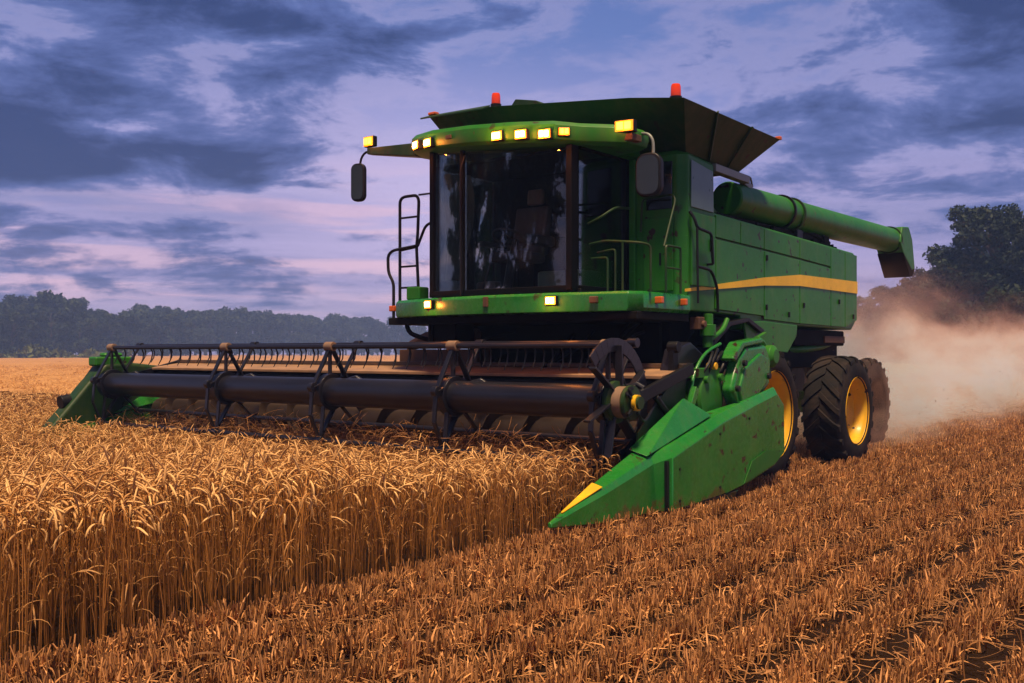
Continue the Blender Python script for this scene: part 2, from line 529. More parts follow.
def wheat_tuft(rng, n, cell):
    S = Strands()
    for _ in range(n):
        p = np.array([rng.uniform(-cell, cell) / 2, rng.uniform(-cell, cell) / 2, 0.0])
        h = rng.uniform(0.78, 1.0) if rng.random() < 0.93 else rng.uniform(0.45, 0.75)
        lean = rng.normal(0, 0.045, 2) if rng.random() < 0.92 else rng.normal(0, 0.18, 2)
        psi = rng.uniform(0, 2 * np.pi)
        hd = np.array([math.cos(psi), math.sin(psi), 0])
        tint = rng.uniform(0, 1)
        ks = np.linspace(0, 1, 5)
        L = rng.uniform(0.20, 0.33)
        h1 = h - L * 0.45
        P = [p + np.array([lean[0] * k * k, lean[1] * k * k, 0]) * h + np.array([0, 0, h1 * k]) for k in ks]
        d = P[-1] - P[-2]; d /= np.linalg.norm(d)
        theta = rng.uniform(1.9, 3.3) if rng.random() < 0.82 else rng.uniform(0.3, 1.6)
        q = P[-1].copy(); pts = []
        ns = 9
        for k in range(1, ns + 1):
            a = theta * min(1.0, (k / ns) * 1.08) ** 1.1
            dirv = d * math.cos(a) + hd * math.sin(a)
            q = q + dirv * L / ns
            pts.append(q.copy())
        stem = P + pts[:5]
        S.strand(stem, np.linspace(0.0033, 0.0022, len(stem)), 3, 0, tint ** 1.25)
        ear = pts[4:]
        e = np.array(ear)
        # resample the ear to give it a ribbed outline
        tt = np.linspace(0, len(e) - 1, 9)
        e2 = np.stack([np.interp(tt, np.arange(len(e)), e[:, c]) for c in range(3)], 1)
        er = np.array([0.0026, 0.0058, 0.0050, 0.0068, 0.0056, 0.0066, 0.0050, 0.0052, 0.0012]) * rng.uniform(.95, 1.3)
        S.strand(e2, er, 5, 1, rng.uniform(0, 1))
        for k in range(5):                                        # short awns
            i = rng.integers(2, 8)
            dd = e2[min(i + 1, 8)] - e2[i - 1]; dd /= np.linalg.norm(dd)
            off = rng.normal(0, 0.45, 3); aw = dd + off * 0.6; aw /= np.linalg.norm(aw)
            S.ribbon([e2[i], e2[i] + aw * rng.uniform(0.025, 0.05)], [0.0022, 0.0006], np.cross(aw, rng.normal(0, 1, 3)) * 0.8, 1, 0.9)
        if rng.random() < 0.60:                                   # dry leaf
            k = rng.uniform(0.2, 0.75)
            q = p + np.array([lean[0] * k * k, lean[1] * k * k, 0]) * h + np.array([0, 0, h1 * k])
            ph = rng.uniform(0, 2 * np.pi); hd2 = np.array([math.cos(ph), math.sin(ph), 0])
            LL = rng.uniform(0.12, 0.26)
            pts = []
            a = rng.uniform(0.2, 0.7)
            for j in range(6):
                pts.append(q.copy())
                q = q + (hd2 * math.sin(a) + np.array([0, 0, math.cos(a)])) * LL / 5
                a += rng.uniform(0.25, 0.65)
            S.ribbon(pts, np.array([0.004, 0.008, 0.008, 0.007, 0.005, 0.001]), np.array([-hd2[1], hd2[0], 0.2]), 2, rng.uniform(0, 1))
    return S.mesh('wheat_tuft', [M_STALK, M_EAR, M_LEAF])

def stubble_tuft(rng, n, lx, ly):
    S = Strands()
    for _ in range(n):
        p = np.array([rng.normal(0, lx), rng.uniform(-ly, ly), -0.01])
        h = rng.uniform(0.085, 0.15)
        lean = rng.normal(0, 0.16, 2)
        q1 = p + np.array([lean[0] * h, lean[1] * h, h])
        r = rng.uniform(0.0026, 0.0042)
        S.strand([p, (p + q1) / 2 + rng.normal(0, 0.003, 3), q1], [r * 1.1, r, r], 4, 0, rng.uniform(0, 1) ** 1.4)
    for _ in range(int(n * 0.55)):                               # ragged leaf sheaths
        q = np.array([rng.normal(0, lx), rng.uniform(-ly, ly), 0.0])
        ph = rng.uniform(0, 2 * np.pi); hd = np.array([math.cos(ph), math.sin(ph), 0])
        LL = rng.uniform(0.08, 0.18); a = rng.uniform(0.0, 0.6); pts = []
        for j in range(6):
            pts.append(q.copy()); q = q + (hd * math.sin(a) + np.array([0, 0, math.cos(a)])) * LL / 5
            a += rng.uniform(0.05, 0.6)
        wd = rng.uniform(0.5, 1.1)
        S.ribbon(pts, np.array([0.006, 0.011, 0.012, 0.010, 0.007, 0.001]) * wd, np.array([-hd[1], hd[0], rng.normal(0, 0.3)]), 0, rng.uniform(0, 1))
    return S.mesh('stubble_tuft', [M_STUB])

def litter_tuft(rng, n, spread, zmax=0.06):
    S = Strands()
    for _ in range(n):
        q = np.array([rng.normal(0, spread), rng.normal(0, spread), rng.uniform(0.005, zmax)])
        ph = rng.uniform(0, 2 * np.pi); LL = rng.uniform(0.12, 0.42); el = rng.uniform(-0.1, 0.35); curv = rng.normal(0, 1.6); pts = []
        for j in range(7):
            pts.append(q.copy())
            q = q + np.array([math.cos(ph) * math.cos(el), math.sin(ph) * math.cos(el), math.sin(el)]) * LL / 6
            ph += curv / 6; el -= rng.uniform(0.0, 0.22)
            q[2] = max(q[2], 0.004)
        if rng.random() < 0.6:
            S.strand(pts, np.linspace(0.0030, 0.0018, 7), 3, 0, rng.uniform(0.2, 1))
        else:
            S.ribbon(pts, np.array([0.004, 0.009, 0.010, 0.009, 0.008, 0.006, 0.001]), np.array([-math.sin(ph), math.cos(ph), rng.normal(0, .5)]), 0, rng.uniform(0, 0.8))
    return S.mesh('litter_tuft', [M_LITTER])

def scatter(name, variants, P, rot, scl, seed, label, cat):
    """one stuff object: instances of the tuft meshes on a cloud of points"""
    cl_ = D.collections.new(name + '_tufts')
    for i, me in enumerate(variants):
        o = D.objects.new('%s_tuft' % name, me); cl_.objects.link(o)
    P = np.asarray(P, np.float32)
    me = D.meshes.new(name)
    me.vertices.add(len(P)); me.vertices.foreach_set('co', P.ravel())
    a = me.attributes.new('rot', 'FLOAT_VECTOR', 'POINT'); a.data.foreach_set('vector', np.asarray(rot, np.float32).ravel())
    a = me.attributes.new('scl', 'FLOAT_VECTOR', 'POINT'); a.data.foreach_set('vector', np.asarray(scl, np.float32).ravel())
    rng = np.random.default_rng(seed)
    a = me.attributes.new('vid', 'INT', 'POINT'); a.data.foreach_set('value', rng.integers(0, len(variants), len(P)).astype(np.int32))
    ng = D.node_groups.new(name + '_scatter', 'GeometryNodeTree')
    ng.interface.new_socket('Geometry', in_out='INPUT', socket_type='NodeSocketGeometry')
    ng.interface.new_socket('Geometry', in_out='OUTPUT', socket_type='NodeSocketGeometry')
    N, L = ng.nodes, ng.links
    gi, go = N.new('NodeGroupInput'), N.new('NodeGroupOutput')
    ci = N.new('GeometryNodeCollectionInfo'); ci.inputs['Collection'].default_value = cl_
    ci.inputs['Separate Children'].default_value = True; ci.inputs['Reset Children'].default_value = True
    ip = N.new('GeometryNodeInstanceOnPoints'); ip.inputs['Pick Instance'].default_value = True
    def attr(nm, ty):
        nd = N.new('GeometryNodeInputNamedAttribute'); nd.data_type = ty; nd.inputs[0].default_value = nm
        return nd.outputs[0]
    L.new(gi.outputs[0], ip.inputs['Points']); L.new(ci.outputs[0], ip.inputs['Instance'])
    L.new(attr('vid', 'INT'), ip.inputs['Instance Index'])
    L.new(attr('rot', 'FLOAT_VECTOR'), ip.inputs['Rotation'])
    L.new(attr('scl', 'FLOAT_VECTOR'), ip.inputs['Scale'])
    L.new(ip.outputs[0], go.inputs[0])
    o = D.objects.new(name, me); COL.objects.link(o)
    md = o.modifiers.new('scatter', 'NODES'); md.node_group = ng
    tag(o, label, cat, kind='stuff')
    return o

rng = np.random.default_rng(7)
def wheat_h(X, Y):
    dd = np.hypot(X, Y)
    base = np.interp(dd, [5.0, 6.5, 8.5, 11, 16, 40], [0.90, 0.84, 0.70, 0.60, 0.56, 0.62])
    return base

def in_view(X, Y, px0=-700, px1=1420):
    u = 512 + 1000 * X / np.maximum(Y, 0.1)
    return (Y > 1.6) & (u > px0) & (u < px1)

# ---- standing wheat
pts = []
for step, y0, y1 in ((0.135, 1.7, 9.0), (0.17, 9.0, 18.0), (0.30, 18.0, 34.0), (0.55, 34.0, 75.0)):
    xs = np.arange(-48 if y1 > 30 else -16, 34 if y1 > 30 else 4, step); ys = np.arange(y0, y1, step)
    X, Y = np.meshgrid(xs, ys); X, Y = X.ravel(), Y.ravel()
    X = X + rng.uniform(-.5, .5, len(X)) * step; Y = Y + rng.uniform(-.5, .5, len(Y)) * step
    lx, ly = w2l(X, Y)
    edge = 1.93 + 0.05 * np.sin(ly * 2.3) + 0.03 * np.sin(ly * 7.1) + rng.normal(0, 0.025, len(X))
    front = (lx < edge) & (ly < -2.95)
    beside = (lx < -7.55)
    div = (np.abs(lx - 2.05) < 0.22) & (ly > -4.3)
    keep = (front | beside) & in_view(X, Y) & ~div
    X, Y = X[keep], Y[keep]
    lx, ly = w2l(X, Y)
    h = wheat_h(X, Y) * rng.uniform(0.93, 1.05, len(X))
    und = 0.03 * np.sin(X * 1.1 + Y * .6) + 0.02 * np.sin(X * 2.7 - Y * 1.9)
    h = h + und
    sc = max(1.0, (step / 0.135) ** 0.5)
    pts.append(np.stack([X, Y, 0 * X, h, np.full(len(X), sc)], 1))
A = np.concatenate(pts)
tufts = [wheat_tuft(np.random.default_rng(100 + i), 6, 0.16) for i in range(22)]
rot = np.stack([rng.normal(0, .04, len(A)), rng.normal(0, .04, len(A)), rng.uniform(0, 6.28, len(A))], 1)
scl = np.stack([A[:, 4] * np.clip(A[:, 3] * 1.1, .7, 1), A[:, 4] * np.clip(A[:, 3] * 1.1, .7, 1), A[:, 3]], 1)
scatter('standing_wheat', tufts, A[:, :3], rot, scl, 1, 'ripe golden wheat standing uncut in front of the reel', 'wheat')
NW = len(A)

# ---- far canopy of the same crop, out to the wood
m, t, b = new_mat('wheat_canopy')
geo = t.node('ShaderNodeNewGeometry')
n = t.noise(geo.outputs['Position'], 3.0, 6, 0.7)
nb = t.noise(t.mapping(geo.outputs['Position'], rot=(0, 0, TH), sca=(.5, .05, 1)), 1.0, 3, 0.5)
t.put(b.inputs['Base Color'], t.mix(t.math('ADD', t.math('MULTIPLY', n, .6), t.math('MULTIPLY', nb, .4)), (0.26, 0.125, 0.040), (0.60, 0.33, 0.135)))
b.inputs['Roughness'].default_value = 0.9
b.inputs['Specular IOR Level'].default_value = 0.1
yl = np.concatenate([np.linspace(26, 60, 90), np.geomspace(60.5, 290, 130)])
xl = np.concatenate([np.linspace(-190, -60, 90)[:-1], np.linspace(-60, 60, 260), np.linspace(60, 150, 60)[1:]])
YY, XX = np.meshgrid(yl, xl, indexing='ij')
lx, ly = w2l(XX, YY)
ZZ = 0.50 + rng.normal(0, 0.05, XX.shape)
V = np.stack([XX + rng.normal(0, .12, XX.shape), YY + rng.normal(0, .12, XX.shape), ZZ], -1).reshape(-1, 3)
ny, nx = XX.shape
i, j = np.meshgrid(np.arange(ny - 1), np.arange(nx - 1), indexing='ij')
i, j = i.ravel(), j.ravel()
F = np.stack([i * nx + j, i * nx + j + 1, (i + 1) * nx + j + 1, (i + 1) * nx + j], 1)
ok = (lx[i, j] < -8.0) & (lx[i, j + 1] < -8.0) & (lx[i + 1, j] < -8.0) & (lx[i + 1, j + 1] < -8.0)
me = np_mesh('far_wheat', V, F[ok], [m], smooth=False)
o = D.objects.new('far_wheat', me); COL.objects.link(o)
tag(o, 'pale wheat canopy stretching to the distant treeline', 'wheat', kind='stuff')

# ---- stubble rows, parallel to the track of the machine
pts, lit = [], []
ROW = 0.42
for row in np.arange(-7.2, 46, ROW):
    x = 1.98 + (row if row >= 0 else row)
    dens = 0.038 if -1 < row < 9 else 0.10
    ys = np.arange(-11, 60, dens)
    ys = ys + rng.uniform(-.5, .5, len(ys)) * dens
    xs = x + 0.13 + rng.normal(0, 0.028, len(ys)) + 0.03 * np.sin(ys * 0.9 + row)
    X, Y = l2w(xs, ys)
    dd = np.hypot(X, Y)
    k = in_view(X, Y) & (dd < 48) & (rng.uniform(0, 1, len(ys)) < np.interp(dd, [0, 9, 18, 48], [1, .95, .6, .25]))
    k &= ~((xs < 1.95) & (ys < -1.3))
    pts.append(np.stack([X[k], Y[k], 0 * X[k]], 1))
    ys = np.arange(-11, 40, 0.13)
    xs = x + rng.normal(0.34, 0.08, len(ys))
    X, Y = l2w(xs, ys + rng.uniform(-.1, .1, len(ys)))
    k = in_view(X, Y) & (np.hypot(X, Y) < 30) & ~((xs < 1.98) & (ys < -1.3))
    k &= rng.uniform(0, 1, len(ys)) < np.interp(np.hypot(X, Y), [0, 10, 30], [.85, .6, .35])
    lit.append(np.stack([X[k], Y[k], 0 * X[k]], 1))
A = np.concatenate(pts); NS = len(A)
st = [stubble_tuft(np.random.default_rng(300 + i), 20, 0.044, 0.05) for i in range(18)]
s_ = rng.uniform(0.80, 1.25, len(A))
far = np.interp(np.hypot(A[:, 0], A[:, 1]), [10, 20, 45], [1, 1.15, 1.6])
rot = np.stack([rng.normal(0, .09, len(A)), rng.normal(0, .09, len(A)), rng.uniform(-.5, .5, len(A)) - TH + np.where(rng.random(len(A)) < .5, 0, math.pi)], 1)
scatter('stubble', st, A, rot, np.stack([s_ * far, s_ * far, s_ * (0.9 + 0.1 * far)], 1), 2, 'rows of short cut brown stubble across the right foreground', 'stubble')
B = np.concatenate(lit)
lt = [litter_tuft(np.random.default_rng(500 + i), 8, 0.075) for i in range(14)]
s_ = rng.uniform(0.7, 1.15, len(B))
rot = np.stack([0 * s_, 0 * s_, rng.uniform(0, 6.28, len(B))], 1)
scatter('loose_straw', lt, B, rot, np.stack([s_, s_, s_], 1), 3, 'loose bent straw lying between the stubble rows', 'straw')

# ---- straw swath dropped behind the machine
n = 2600
xs = rng.normal(-0.9, 0.75, n); ys = rng.uniform(5.2, 34, n)
X, Y = l2w(xs, ys)
Z = 0.42 * np.exp(-((xs + 0.9) / 0.85) ** 2) * rng.uniform(0.1, 1, n)
sw = [litter_tuft(np.random.default_rng(700 + i), 16, 0.14, 0.14) for i in range(8)]
rot = np.stack([rng.normal(0, .4, n), rng.normal(0, .4, n), rng.uniform(0, 6.28, n)], 1)
s_ = rng.uniform(0.9, 1.5, n)
scatter('straw_swath', sw, np.stack([X, Y, Z], 1), rot, np.stack([s_, s_, s_], 1), 4, 'long heap of threshed straw lying behind the rear wheels', 'straw')
n = 900
xs = rng.uniform(-6.8, 1.6, n); ys = -2.62 + rng.normal(0, .20, n)
X, Y = l2w(xs, ys)
Z = rng.uniform(.28, .40, n) + .16 * rng.random(n) * np.exp(-((ys + 2.6) / .2) ** 2)
rot = np.stack([rng.normal(0, .5, n), rng.normal(0, .5, n), rng.uniform(0, 6.28, n)], 1)
s_ = rng.uniform(0.6, 1.0, n)
scatter('cut_crop', sw, np.stack([X, Y, Z], 1), rot, np.stack([s_, s_, s_], 1), 6, 'freshly cut straw lying on the header floor under the reel', 'straw')
print('tufts', NW, NS, len(B))

# ------------------------------------------------------------------ trees
def foliage(name, c0, c1):
    m, t, b = new_mat(name)
    at = t.node('ShaderNodeAttribute'); at.attribute_name = 'tint'
    oi = t.node('ShaderNodeObjectInfo')
    f = t.math('ADD', t.math('MULTIPLY', at.outputs['Fac'], 0.75), t.math('MULTIPLY', oi.outputs['Random'], 0.25))
    t.put(b.inputs['Base Color'], t.mix(f, c0, c1))
    b.inputs['Roughness'].default_value = 0.65
    b.inputs['Specular IOR Level'].default_value = 0.2
    return m
LEAF = foliage('leaf_dark', (0.006, 0.013, 0.008), (0.024, 0.042, 0.018))
LEAF2 = foliage('leaf_olive', (0.012, 0.024, 0.011), (0.042, 0.062, 0.022))
HEDGE = foliage('hedge_leaf', (0.045, 0.065, 0.014), (0.13, 0.14, 0.04))
BARK = plain('bark', (0.045, 0.032, 0.022), rough=0.9, bump=0.4)

def tree_meshes(seed, h, rw, n_cl, n_leaf, leaf, bole=0.22, mat=LEAF, cr=(.20, .40)):
    r = np.random.default_rng(seed)
    tb = MB()
    top = h * 0.8
    rad = h * 0.022
    tb.tube([(0, 0, -0.2), (r.normal(0, .1), r.normal(0, .1), h * .25), (r.normal(0, .25), r.normal(0, .25), h * .5), (r.normal(0, .4), r.normal(0, .4), top)],
            [rad * 1.25, rad, rad * .75, rad * .25], 8)
    C, CR = [], []
    for k in range(n_cl):
        u = r.uniform(0, 1) ** 0.85
        z = h * (bole + (1 - bole) * u)
        prof = math.sin(math.pi * min(1, 0.20 + 0.80 * (1 - u) ** 0.9)) ** 0.55 if u > 0.45 else 0.72 + 0.5 * u
        rr = rw * prof * math.sqrt(r.uniform(0.12, 1))
        ph = r.uniform(0, 2 * math.pi)
        C.append((rr * math.cos(ph), rr * math.sin(ph), min(z, h - 0.06 * h)))
        CR.append(rw * r.uniform(*cr))
        if k % 2 == 0:
            zs = max(h * bole * .8, z - h * 0.2)
            tb.tube([(0, 0, zs), (C[-1][0] * .5, C[-1][1] * .5, (zs + z) / 2 + .03 * h), C[-1]], [rad * .4, rad * .25, rad * .08], 5)
    C = np.array(C); CR = np.array(CR)
    w_ = CR ** 2; w_ /= w_.sum()
    idx = r.choice(len(C), n_leaf, p=w_)
    dirv = r.normal(0, 1, (n_leaf, 3)); dirv /= np.linalg.norm(dirv, axis=1)[:, None]
    rad_ = CR[idx] * (r.uniform(0, 1, n_leaf) ** 0.45) * (1 + r.normal(0, .12, n_leaf))
    P = C[idx] + dirv * rad_[:, None] * np.array([1, 1, 0.78])
    a = r.normal(0, 1, (n_leaf, 3)); a /= np.linalg.norm(a, axis=1)[:, None]
    bq = np.cross(a, dirv + 0.6 * r.normal(0, 1, (n_leaf, 3))); bq /= np.linalg.norm(bq, axis=1)[:, None] + 1e-9
    s = leaf * r.uniform(0.55, 1.25, n_leaf)
    a *= (s * .75)[:, None]; bq *= (s * .42)[:, None]
    V = np.stack([P - a, P + bq, P + a, P - bq], 1).reshape(-1, 3)
    F = np.arange(n_leaf * 4).reshape(-1, 4)
    ct = r.uniform(0, 1, len(C))
    tint = np.repeat(np.clip(ct[idx] * .7 + r.uniform(0, .3, n_leaf), 0, 1), 4)
    crown = np_mesh('crown', V, F, [mat], smooth=False, attrs={'tint': tint})
    to = tb.build('trunk', BARK); trunk = to.data
    D.objects.remove(to)
    return trunk, crown

def tree(name, meshes, X, Y, s, rz, label, group=None, cat='tree', sz=1.0):
    e = empty(name, (X, Y, 0), rz)
    e.scale = (s, s, s * sz)
    tag(e, label, cat, group)
    for nm, me in zip(('trunk', 'crown'), meshes):
        o = D.objects.new(nm, me); COL.objects.link(o); o.parent = e
    return e

random.seed(5)
far_v = [tree_meshes(20 + i, 12.0, 4.4, 26, 3600, 0.62, bole=0.12, mat=(LEAF if i % 2 else LEAF2)) for i in range(6)]
FARL = 'hazy round-crowned tree in the far treeline at the left edge of the field'
def skyline(px):
    return np.interp(px, [-80, 0, 20, 45, 62, 78, 110, 150, 200, 260, 300, 340, 380, 430, 520, 640],
                    [302, 301, 299, 295, 298, 303, 309, 306, 307, 311, 315, 315, 319, 322, 326, 330])
for rowi, (dY, dense) in enumerate(((0, 15), (14, 13), (30, 13))):
    px = -95 + rowi * 6
    while px < 660:
        Yd = np.interp(px, [-95, 100, 420, 660], [185, 225, 400, 450]) + dY + random.uniform(-5, 5)
        X = (px - 512) / 1000 * Yd
        topy = skyline(px) + (random.uniform(0, 9) if rowi else random.uniform(6, 24))
        hgt = 1.57 + (352 - topy) / 1000 * Yd
        lab, grp = FARL, 'trees of the far treeline'
        if px > 60:
            lab = 'small hazy blue-green tree in the far treeline beyond the reel'
        tree('far_tree', far_v[random.randrange(6)], X, Yd, hgt / 12.0, random.uniform(0, 6.28), lab, grp if px <= 60 else 'trees beyond the reel', sz=random.uniform(.95, 1.05))
        px += dense * random.uniform(.75, 1.3) * (1 if px < 420 else 1.6)
# low yellow-green scrub at the field margin
r = np.random.default_rng(77)
n = 6000
X = r.uniform(-112, -70, n); Yb = 172 + (X + 112) * .25 + r.normal(0, 1.2, n)
env = 1.5 + .8 * np.sin(X * .5) + .5 * np.sin(X * 1.3)
Z = r.uniform(0, 1, n) ** .7 * np.maximum(env, .6)
P = np.stack([X, Yb, Z], 1)
a = r.normal(0, .3, (n, 3)); bq = r.normal(0, .22, (n, 3))
me = np_mesh('hedge', np.stack([P - a, P + bq, P + a, P - bq], 1).reshape(-1, 3), np.arange(n * 4).reshape(-1, 4), [HEDGE], smooth=False, attrs={'tint': np.repeat(r.uniform(0, 1, n), 4)})
o = D.objects.new('hedge', me); COL.objects.link(o)
tag(o, 'low yellow-green scrub hedge below the left trees at the field margin', 'hedge')

near_v = [tree_meshes(50, 13.0, 4.4, 110, 30000, 0.26, bole=0.10, cr=(.11, .25)), tree_meshes(51, 12.0, 5.0, 105, 30000, 0.26, bole=0.08, cr=(.11, .25)), tree_meshes(52, 11.0, 4.6, 95, 26000, 0.26, bole=0.08, cr=(.11, .25))]
bush_v = [tree_meshes(60 + i, 5.0, 3.0, 22, 8000, 0.25, bole=0.02) for i in range(2)]
def rt(px, topy, Yd, v, label, name='broadleaf_tree', group=None, cat='tree', base=13.0):
    hgt = 1.57 + (352 - topy) / 1000 * Yd
    tree(name, v, (px - 512) / 1000 * Yd, Yd, hgt / base, px * .37, label, group, cat)
rt(998, 203, 74, near_v[0], 'tallest dark tree on the right, its ragged top against the sky')
rt(1062, 214, 70, near_v[1], 'dark tree cut off by the right edge of the picture', base=12)
rt(948, 266, 86, near_v[2], 'shorter dark tree left of the tallest one on the right', base=11)
rt(905, 286, 104, near_v[1], 'hazy low tree just right of the unloading spout, behind dust', base=12)
rt(872, 297, 128, near_v[2], 'faint hazy tree right beside the rear of the machine', base=11)
rt(1030, 245, 90, near_v[2], 'dark tree filling the gap behind the tallest right tree', base=11)
rt(970, 262, 92, near_v[1], 'round dark tree partly behind the tallest right tree', base=12)
WOODL = 'dark tree in the wood behind the dust at the right'
for px, topy, Yd in ((925, 282, 112), (1005, 250, 104), (1085, 235, 88), (850, 308, 150), (820, 314, 170), (790, 318, 190), (955, 275, 118)):
    rt(px, topy, Yd, near_v[random.randrange(3)], WOODL, 'wood_tree', 'trees of the right wood', base=12)
for k, (px, topy, Yd) in enumerate(((1015, 300, 66), (965, 305, 74), (925, 312, 86), (890, 318, 98), (1045, 292, 60), (990, 312, 68), (940, 318, 80))):
    rt(px, topy, Yd, bush_v[k % 2], 'dark leafy bush at the foot of the right wood', 'bush', 'bushes at the foot of the right wood', 'bush', base=5)

tree('field_oak', near_v[1], -37, -1.5, 1.35, 1.1, 'broad dark field tree mirrored in the middle of the cab windscreen')
tree('field_oak', near_v[0], -37, 5.5, 1.0, 2.6, 'slimmer field tree mirrored at the left of the cab windscreen')
# ------------------------------------------------------------------ the combine
M = empty('combine_harvester', (OX, OY, 0), -TH)
tag(M, 'big green combine harvester with yellow stripe, lit lamps and wide black reel', 'combine')
def part(mb, name, mat, parent=None, bevel=0.008, angle=32, label=None):
    o = mb.build(name, mat, parent or M, bevel, angle)
    if label: o['label'] = label
    return o

# ---- main body (threshing housing)
body = MB()
side = [(-0.36, 2.02), (0.35, 2.00), (0.42, 1.84), (2.02, 1.80), (2.10, 1.92), (4.22, 1.90), (4.40, 2.02), (4.42, 3.02), (4.30, 3.07), (-0.36, 3.17)]
body.prism([(-1.6, y, z) for y, z in side], (3.17, 0, 0))
part(body, 'body', GREEN_DUSTY, bevel=0.02)
# side sheet-metal panels standing a little proud, with gaps between them
def panel(ya, yb, z0a, z0b, z1a, z1b, name='side_panel', mat=GREEN_DUSTY, x=1.573, th=0.026):
    p = MB().prism([(x, ya, z0a), (x, yb, z0b), (x, yb, z1b), (x, ya, z1a)], (th, 0, 0))
    return part(p, name, mat, bevel=0.007)
zt = lambda y: 3.17 - (y + 0.36) * 0.0225
panel(-0.34, 0.98, 2.06, 2.02, 2.86, 2.83)
panel(-0.34, 0.30, 2.885, 2.87, zt(-.34) - .03, zt(.3) - .03, mat=GREEN)
panel(0.32, 0.98, 2.87, 2.855, zt(.32) - .03, zt(.98) - .03, mat=GREEN)
panel(1.0, 2.13, 1.98, 1.95, 2.83, 2.80)
panel(1.0, 2.13, 2.855, 2.825, zt(1.0) - .03, zt(2.13) - .03, mat=GREEN)
panel(2.15, 3.28, 1.95, 1.94, 2.80, 2.765)
panel(2.15, 3.28, 2.825, 2.79, zt(2.15) - .03, zt(3.28) - .03, mat=GREEN)
panel(3.30, 3.86, 1.94, 1.935, zt(3.3) - .03, zt(3.86) - .03)
panel(3.88, 4.38, 1.935, 2.05, zt(3.88) - .03, 3.03)
# lower skirt
sk = MB().prism([(1.573, 0.40, 1.93), (1.573, 0.50, 1.62), (1.573, 1.72, 1.56), (1.573, 2.02, 1.78), (1.573, 2.05, 1.925), (1.573, 1.0, 1.955)], (0.03, 0, 0))
part(sk, 'lower_skirt', GREEN_DUSTY, bevel=0.01)
# stripe
sp = MB()
tops = [(-1.10, 2.255), (0.98, 2.50), (2.14, 2.605), (4.385, 2.635)]
bots = [(-1.10, 2.225), (0.98, 2.40), (2.14, 2.455), (4.385, 2.455)]
sp.prism([(1.603, y, z) for y, z in tops] + [(1.603, y, z) for y, z in bots[::-1]], (0.004, 0, 0))
part(sp, 'side_stripe', STRIPE, bevel=0)
# small latches and bolts on the side
for y, z in ((1.04, 2.13), (1.75, 2.06), (2.26, 2.20), (3.6, 2.3), (4.2, 2.1), (1.05, 2.75)):
    part(MB().box(1.60, 1.622, y - .016, y + .016, z - .035, z + .035), 'panel_latch', BLACK, bevel=0.006)

# dark machinery in the gap under the rear of the body and rear chopper
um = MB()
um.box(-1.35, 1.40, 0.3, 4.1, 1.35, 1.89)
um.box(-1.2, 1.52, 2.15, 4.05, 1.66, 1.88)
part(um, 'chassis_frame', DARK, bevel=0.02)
ax = MB()
ax.box(-1.5, 1.45, 2.80, 3.14, 0.72, 1.02)
ax.box(-1.3, -1.0, 2.7, 3.2, 0.9, 1.5); ax.box(0.95, 1.25, 2.7, 3.2, 0.9, 1.5)
ax.box(0.2, 1.25, 1.35, 2.5, 0.85, 1.42)
part(ax, 'rear_axle', GREEN_DARK, bevel=0.02)
pp = MB().tube([(1.3, 2.0, 1.62), (1.42, 2.6, 1.60), (1.44, 3.3, 1.64), (1.42, 3.95, 1.74)], 0.05, 8, round_=.2)
part(pp, 'hydraulic_pipe', GREEN)
part(MB().box(1.30, 1.55, 3.2, 4.0, 1.70, 1.80), 'rear_bracket', RUSTY, bevel=.01)
# chopper / spreader hood at the back
ch = MB().prism([(-1.3, 3.3, 1.88), (-1.3, 4.35, 1.9), (-1.3, 4.65, 1.2), (-1.3, 4.3, 0.95), (-1.3, 3.7, 1.2)], (2.2, 0, 0))
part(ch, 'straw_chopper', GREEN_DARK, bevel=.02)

# ---- front corner box beside the cab (with windows)
cb = MB()
cb.loft([[(0.98, -1.10, z), (1.50, -1.10, z), (1.60, -1.02, z), (1.60, -0.38, z), (0.98, -0.38, z)] for z in (2.02, 3.10)] +
        [[(0.99, -1.08, 3.74), (1.50, -1.08, 3.74), (1.59, -1.0, 3.74), (1.59, -0.38, 3.70), (0.99, -0.38, 3.74)],
         [(1.04, -1.0, 3.80), (1.44, -1.0, 3.80), (1.52, -0.94, 3.79), (1.52, -0.38, 3.75), (1.04, -0.38, 3.80)]])
cb.box(-1.6, 0.97, -1.02, -0.37, 1.95, 3.70)
part(cb, 'front_housing', GREEN, bevel=0.02)
part(MB().prism([(1.13, -1.105, 3.14), (1.45, -1.105, 3.14), (1.45, -1.090, 3.66), (1.13, -1.090, 3.68)], (0, -0.012, 0)), 'housing_window', WIN, bevel=.006)
part(MB().prism([(1.602, -0.97, 3.16), (1.602, -0.43, 3.15), (1.594, -0.43, 3.62), (1.594, -0.95, 3.68)], (0.012, 0, 0)), 'side_window', GREY, bevel=.008)
dr = MB().box(1.10, 1.47, -1.128, -1.103, 2.24, 3.05)
part(dr, 'front_door', GREEN, bevel=.008)
part(MB().box(1.31, 1.33, -1.145, -1.128, 2.52, 2.66), 'door_slot', BLACK, bevel=.004)
pn = MB().box(1.602, 1.626, -0.98, -0.41, 2.30, 3.10)
part(pn, 'side_door', GREEN, bevel=.008)
part(MB().box(1.626, 1.648, -0.56, -0.50, 2.70, 2.84), 'door_handle', BLACK, bevel=.006)
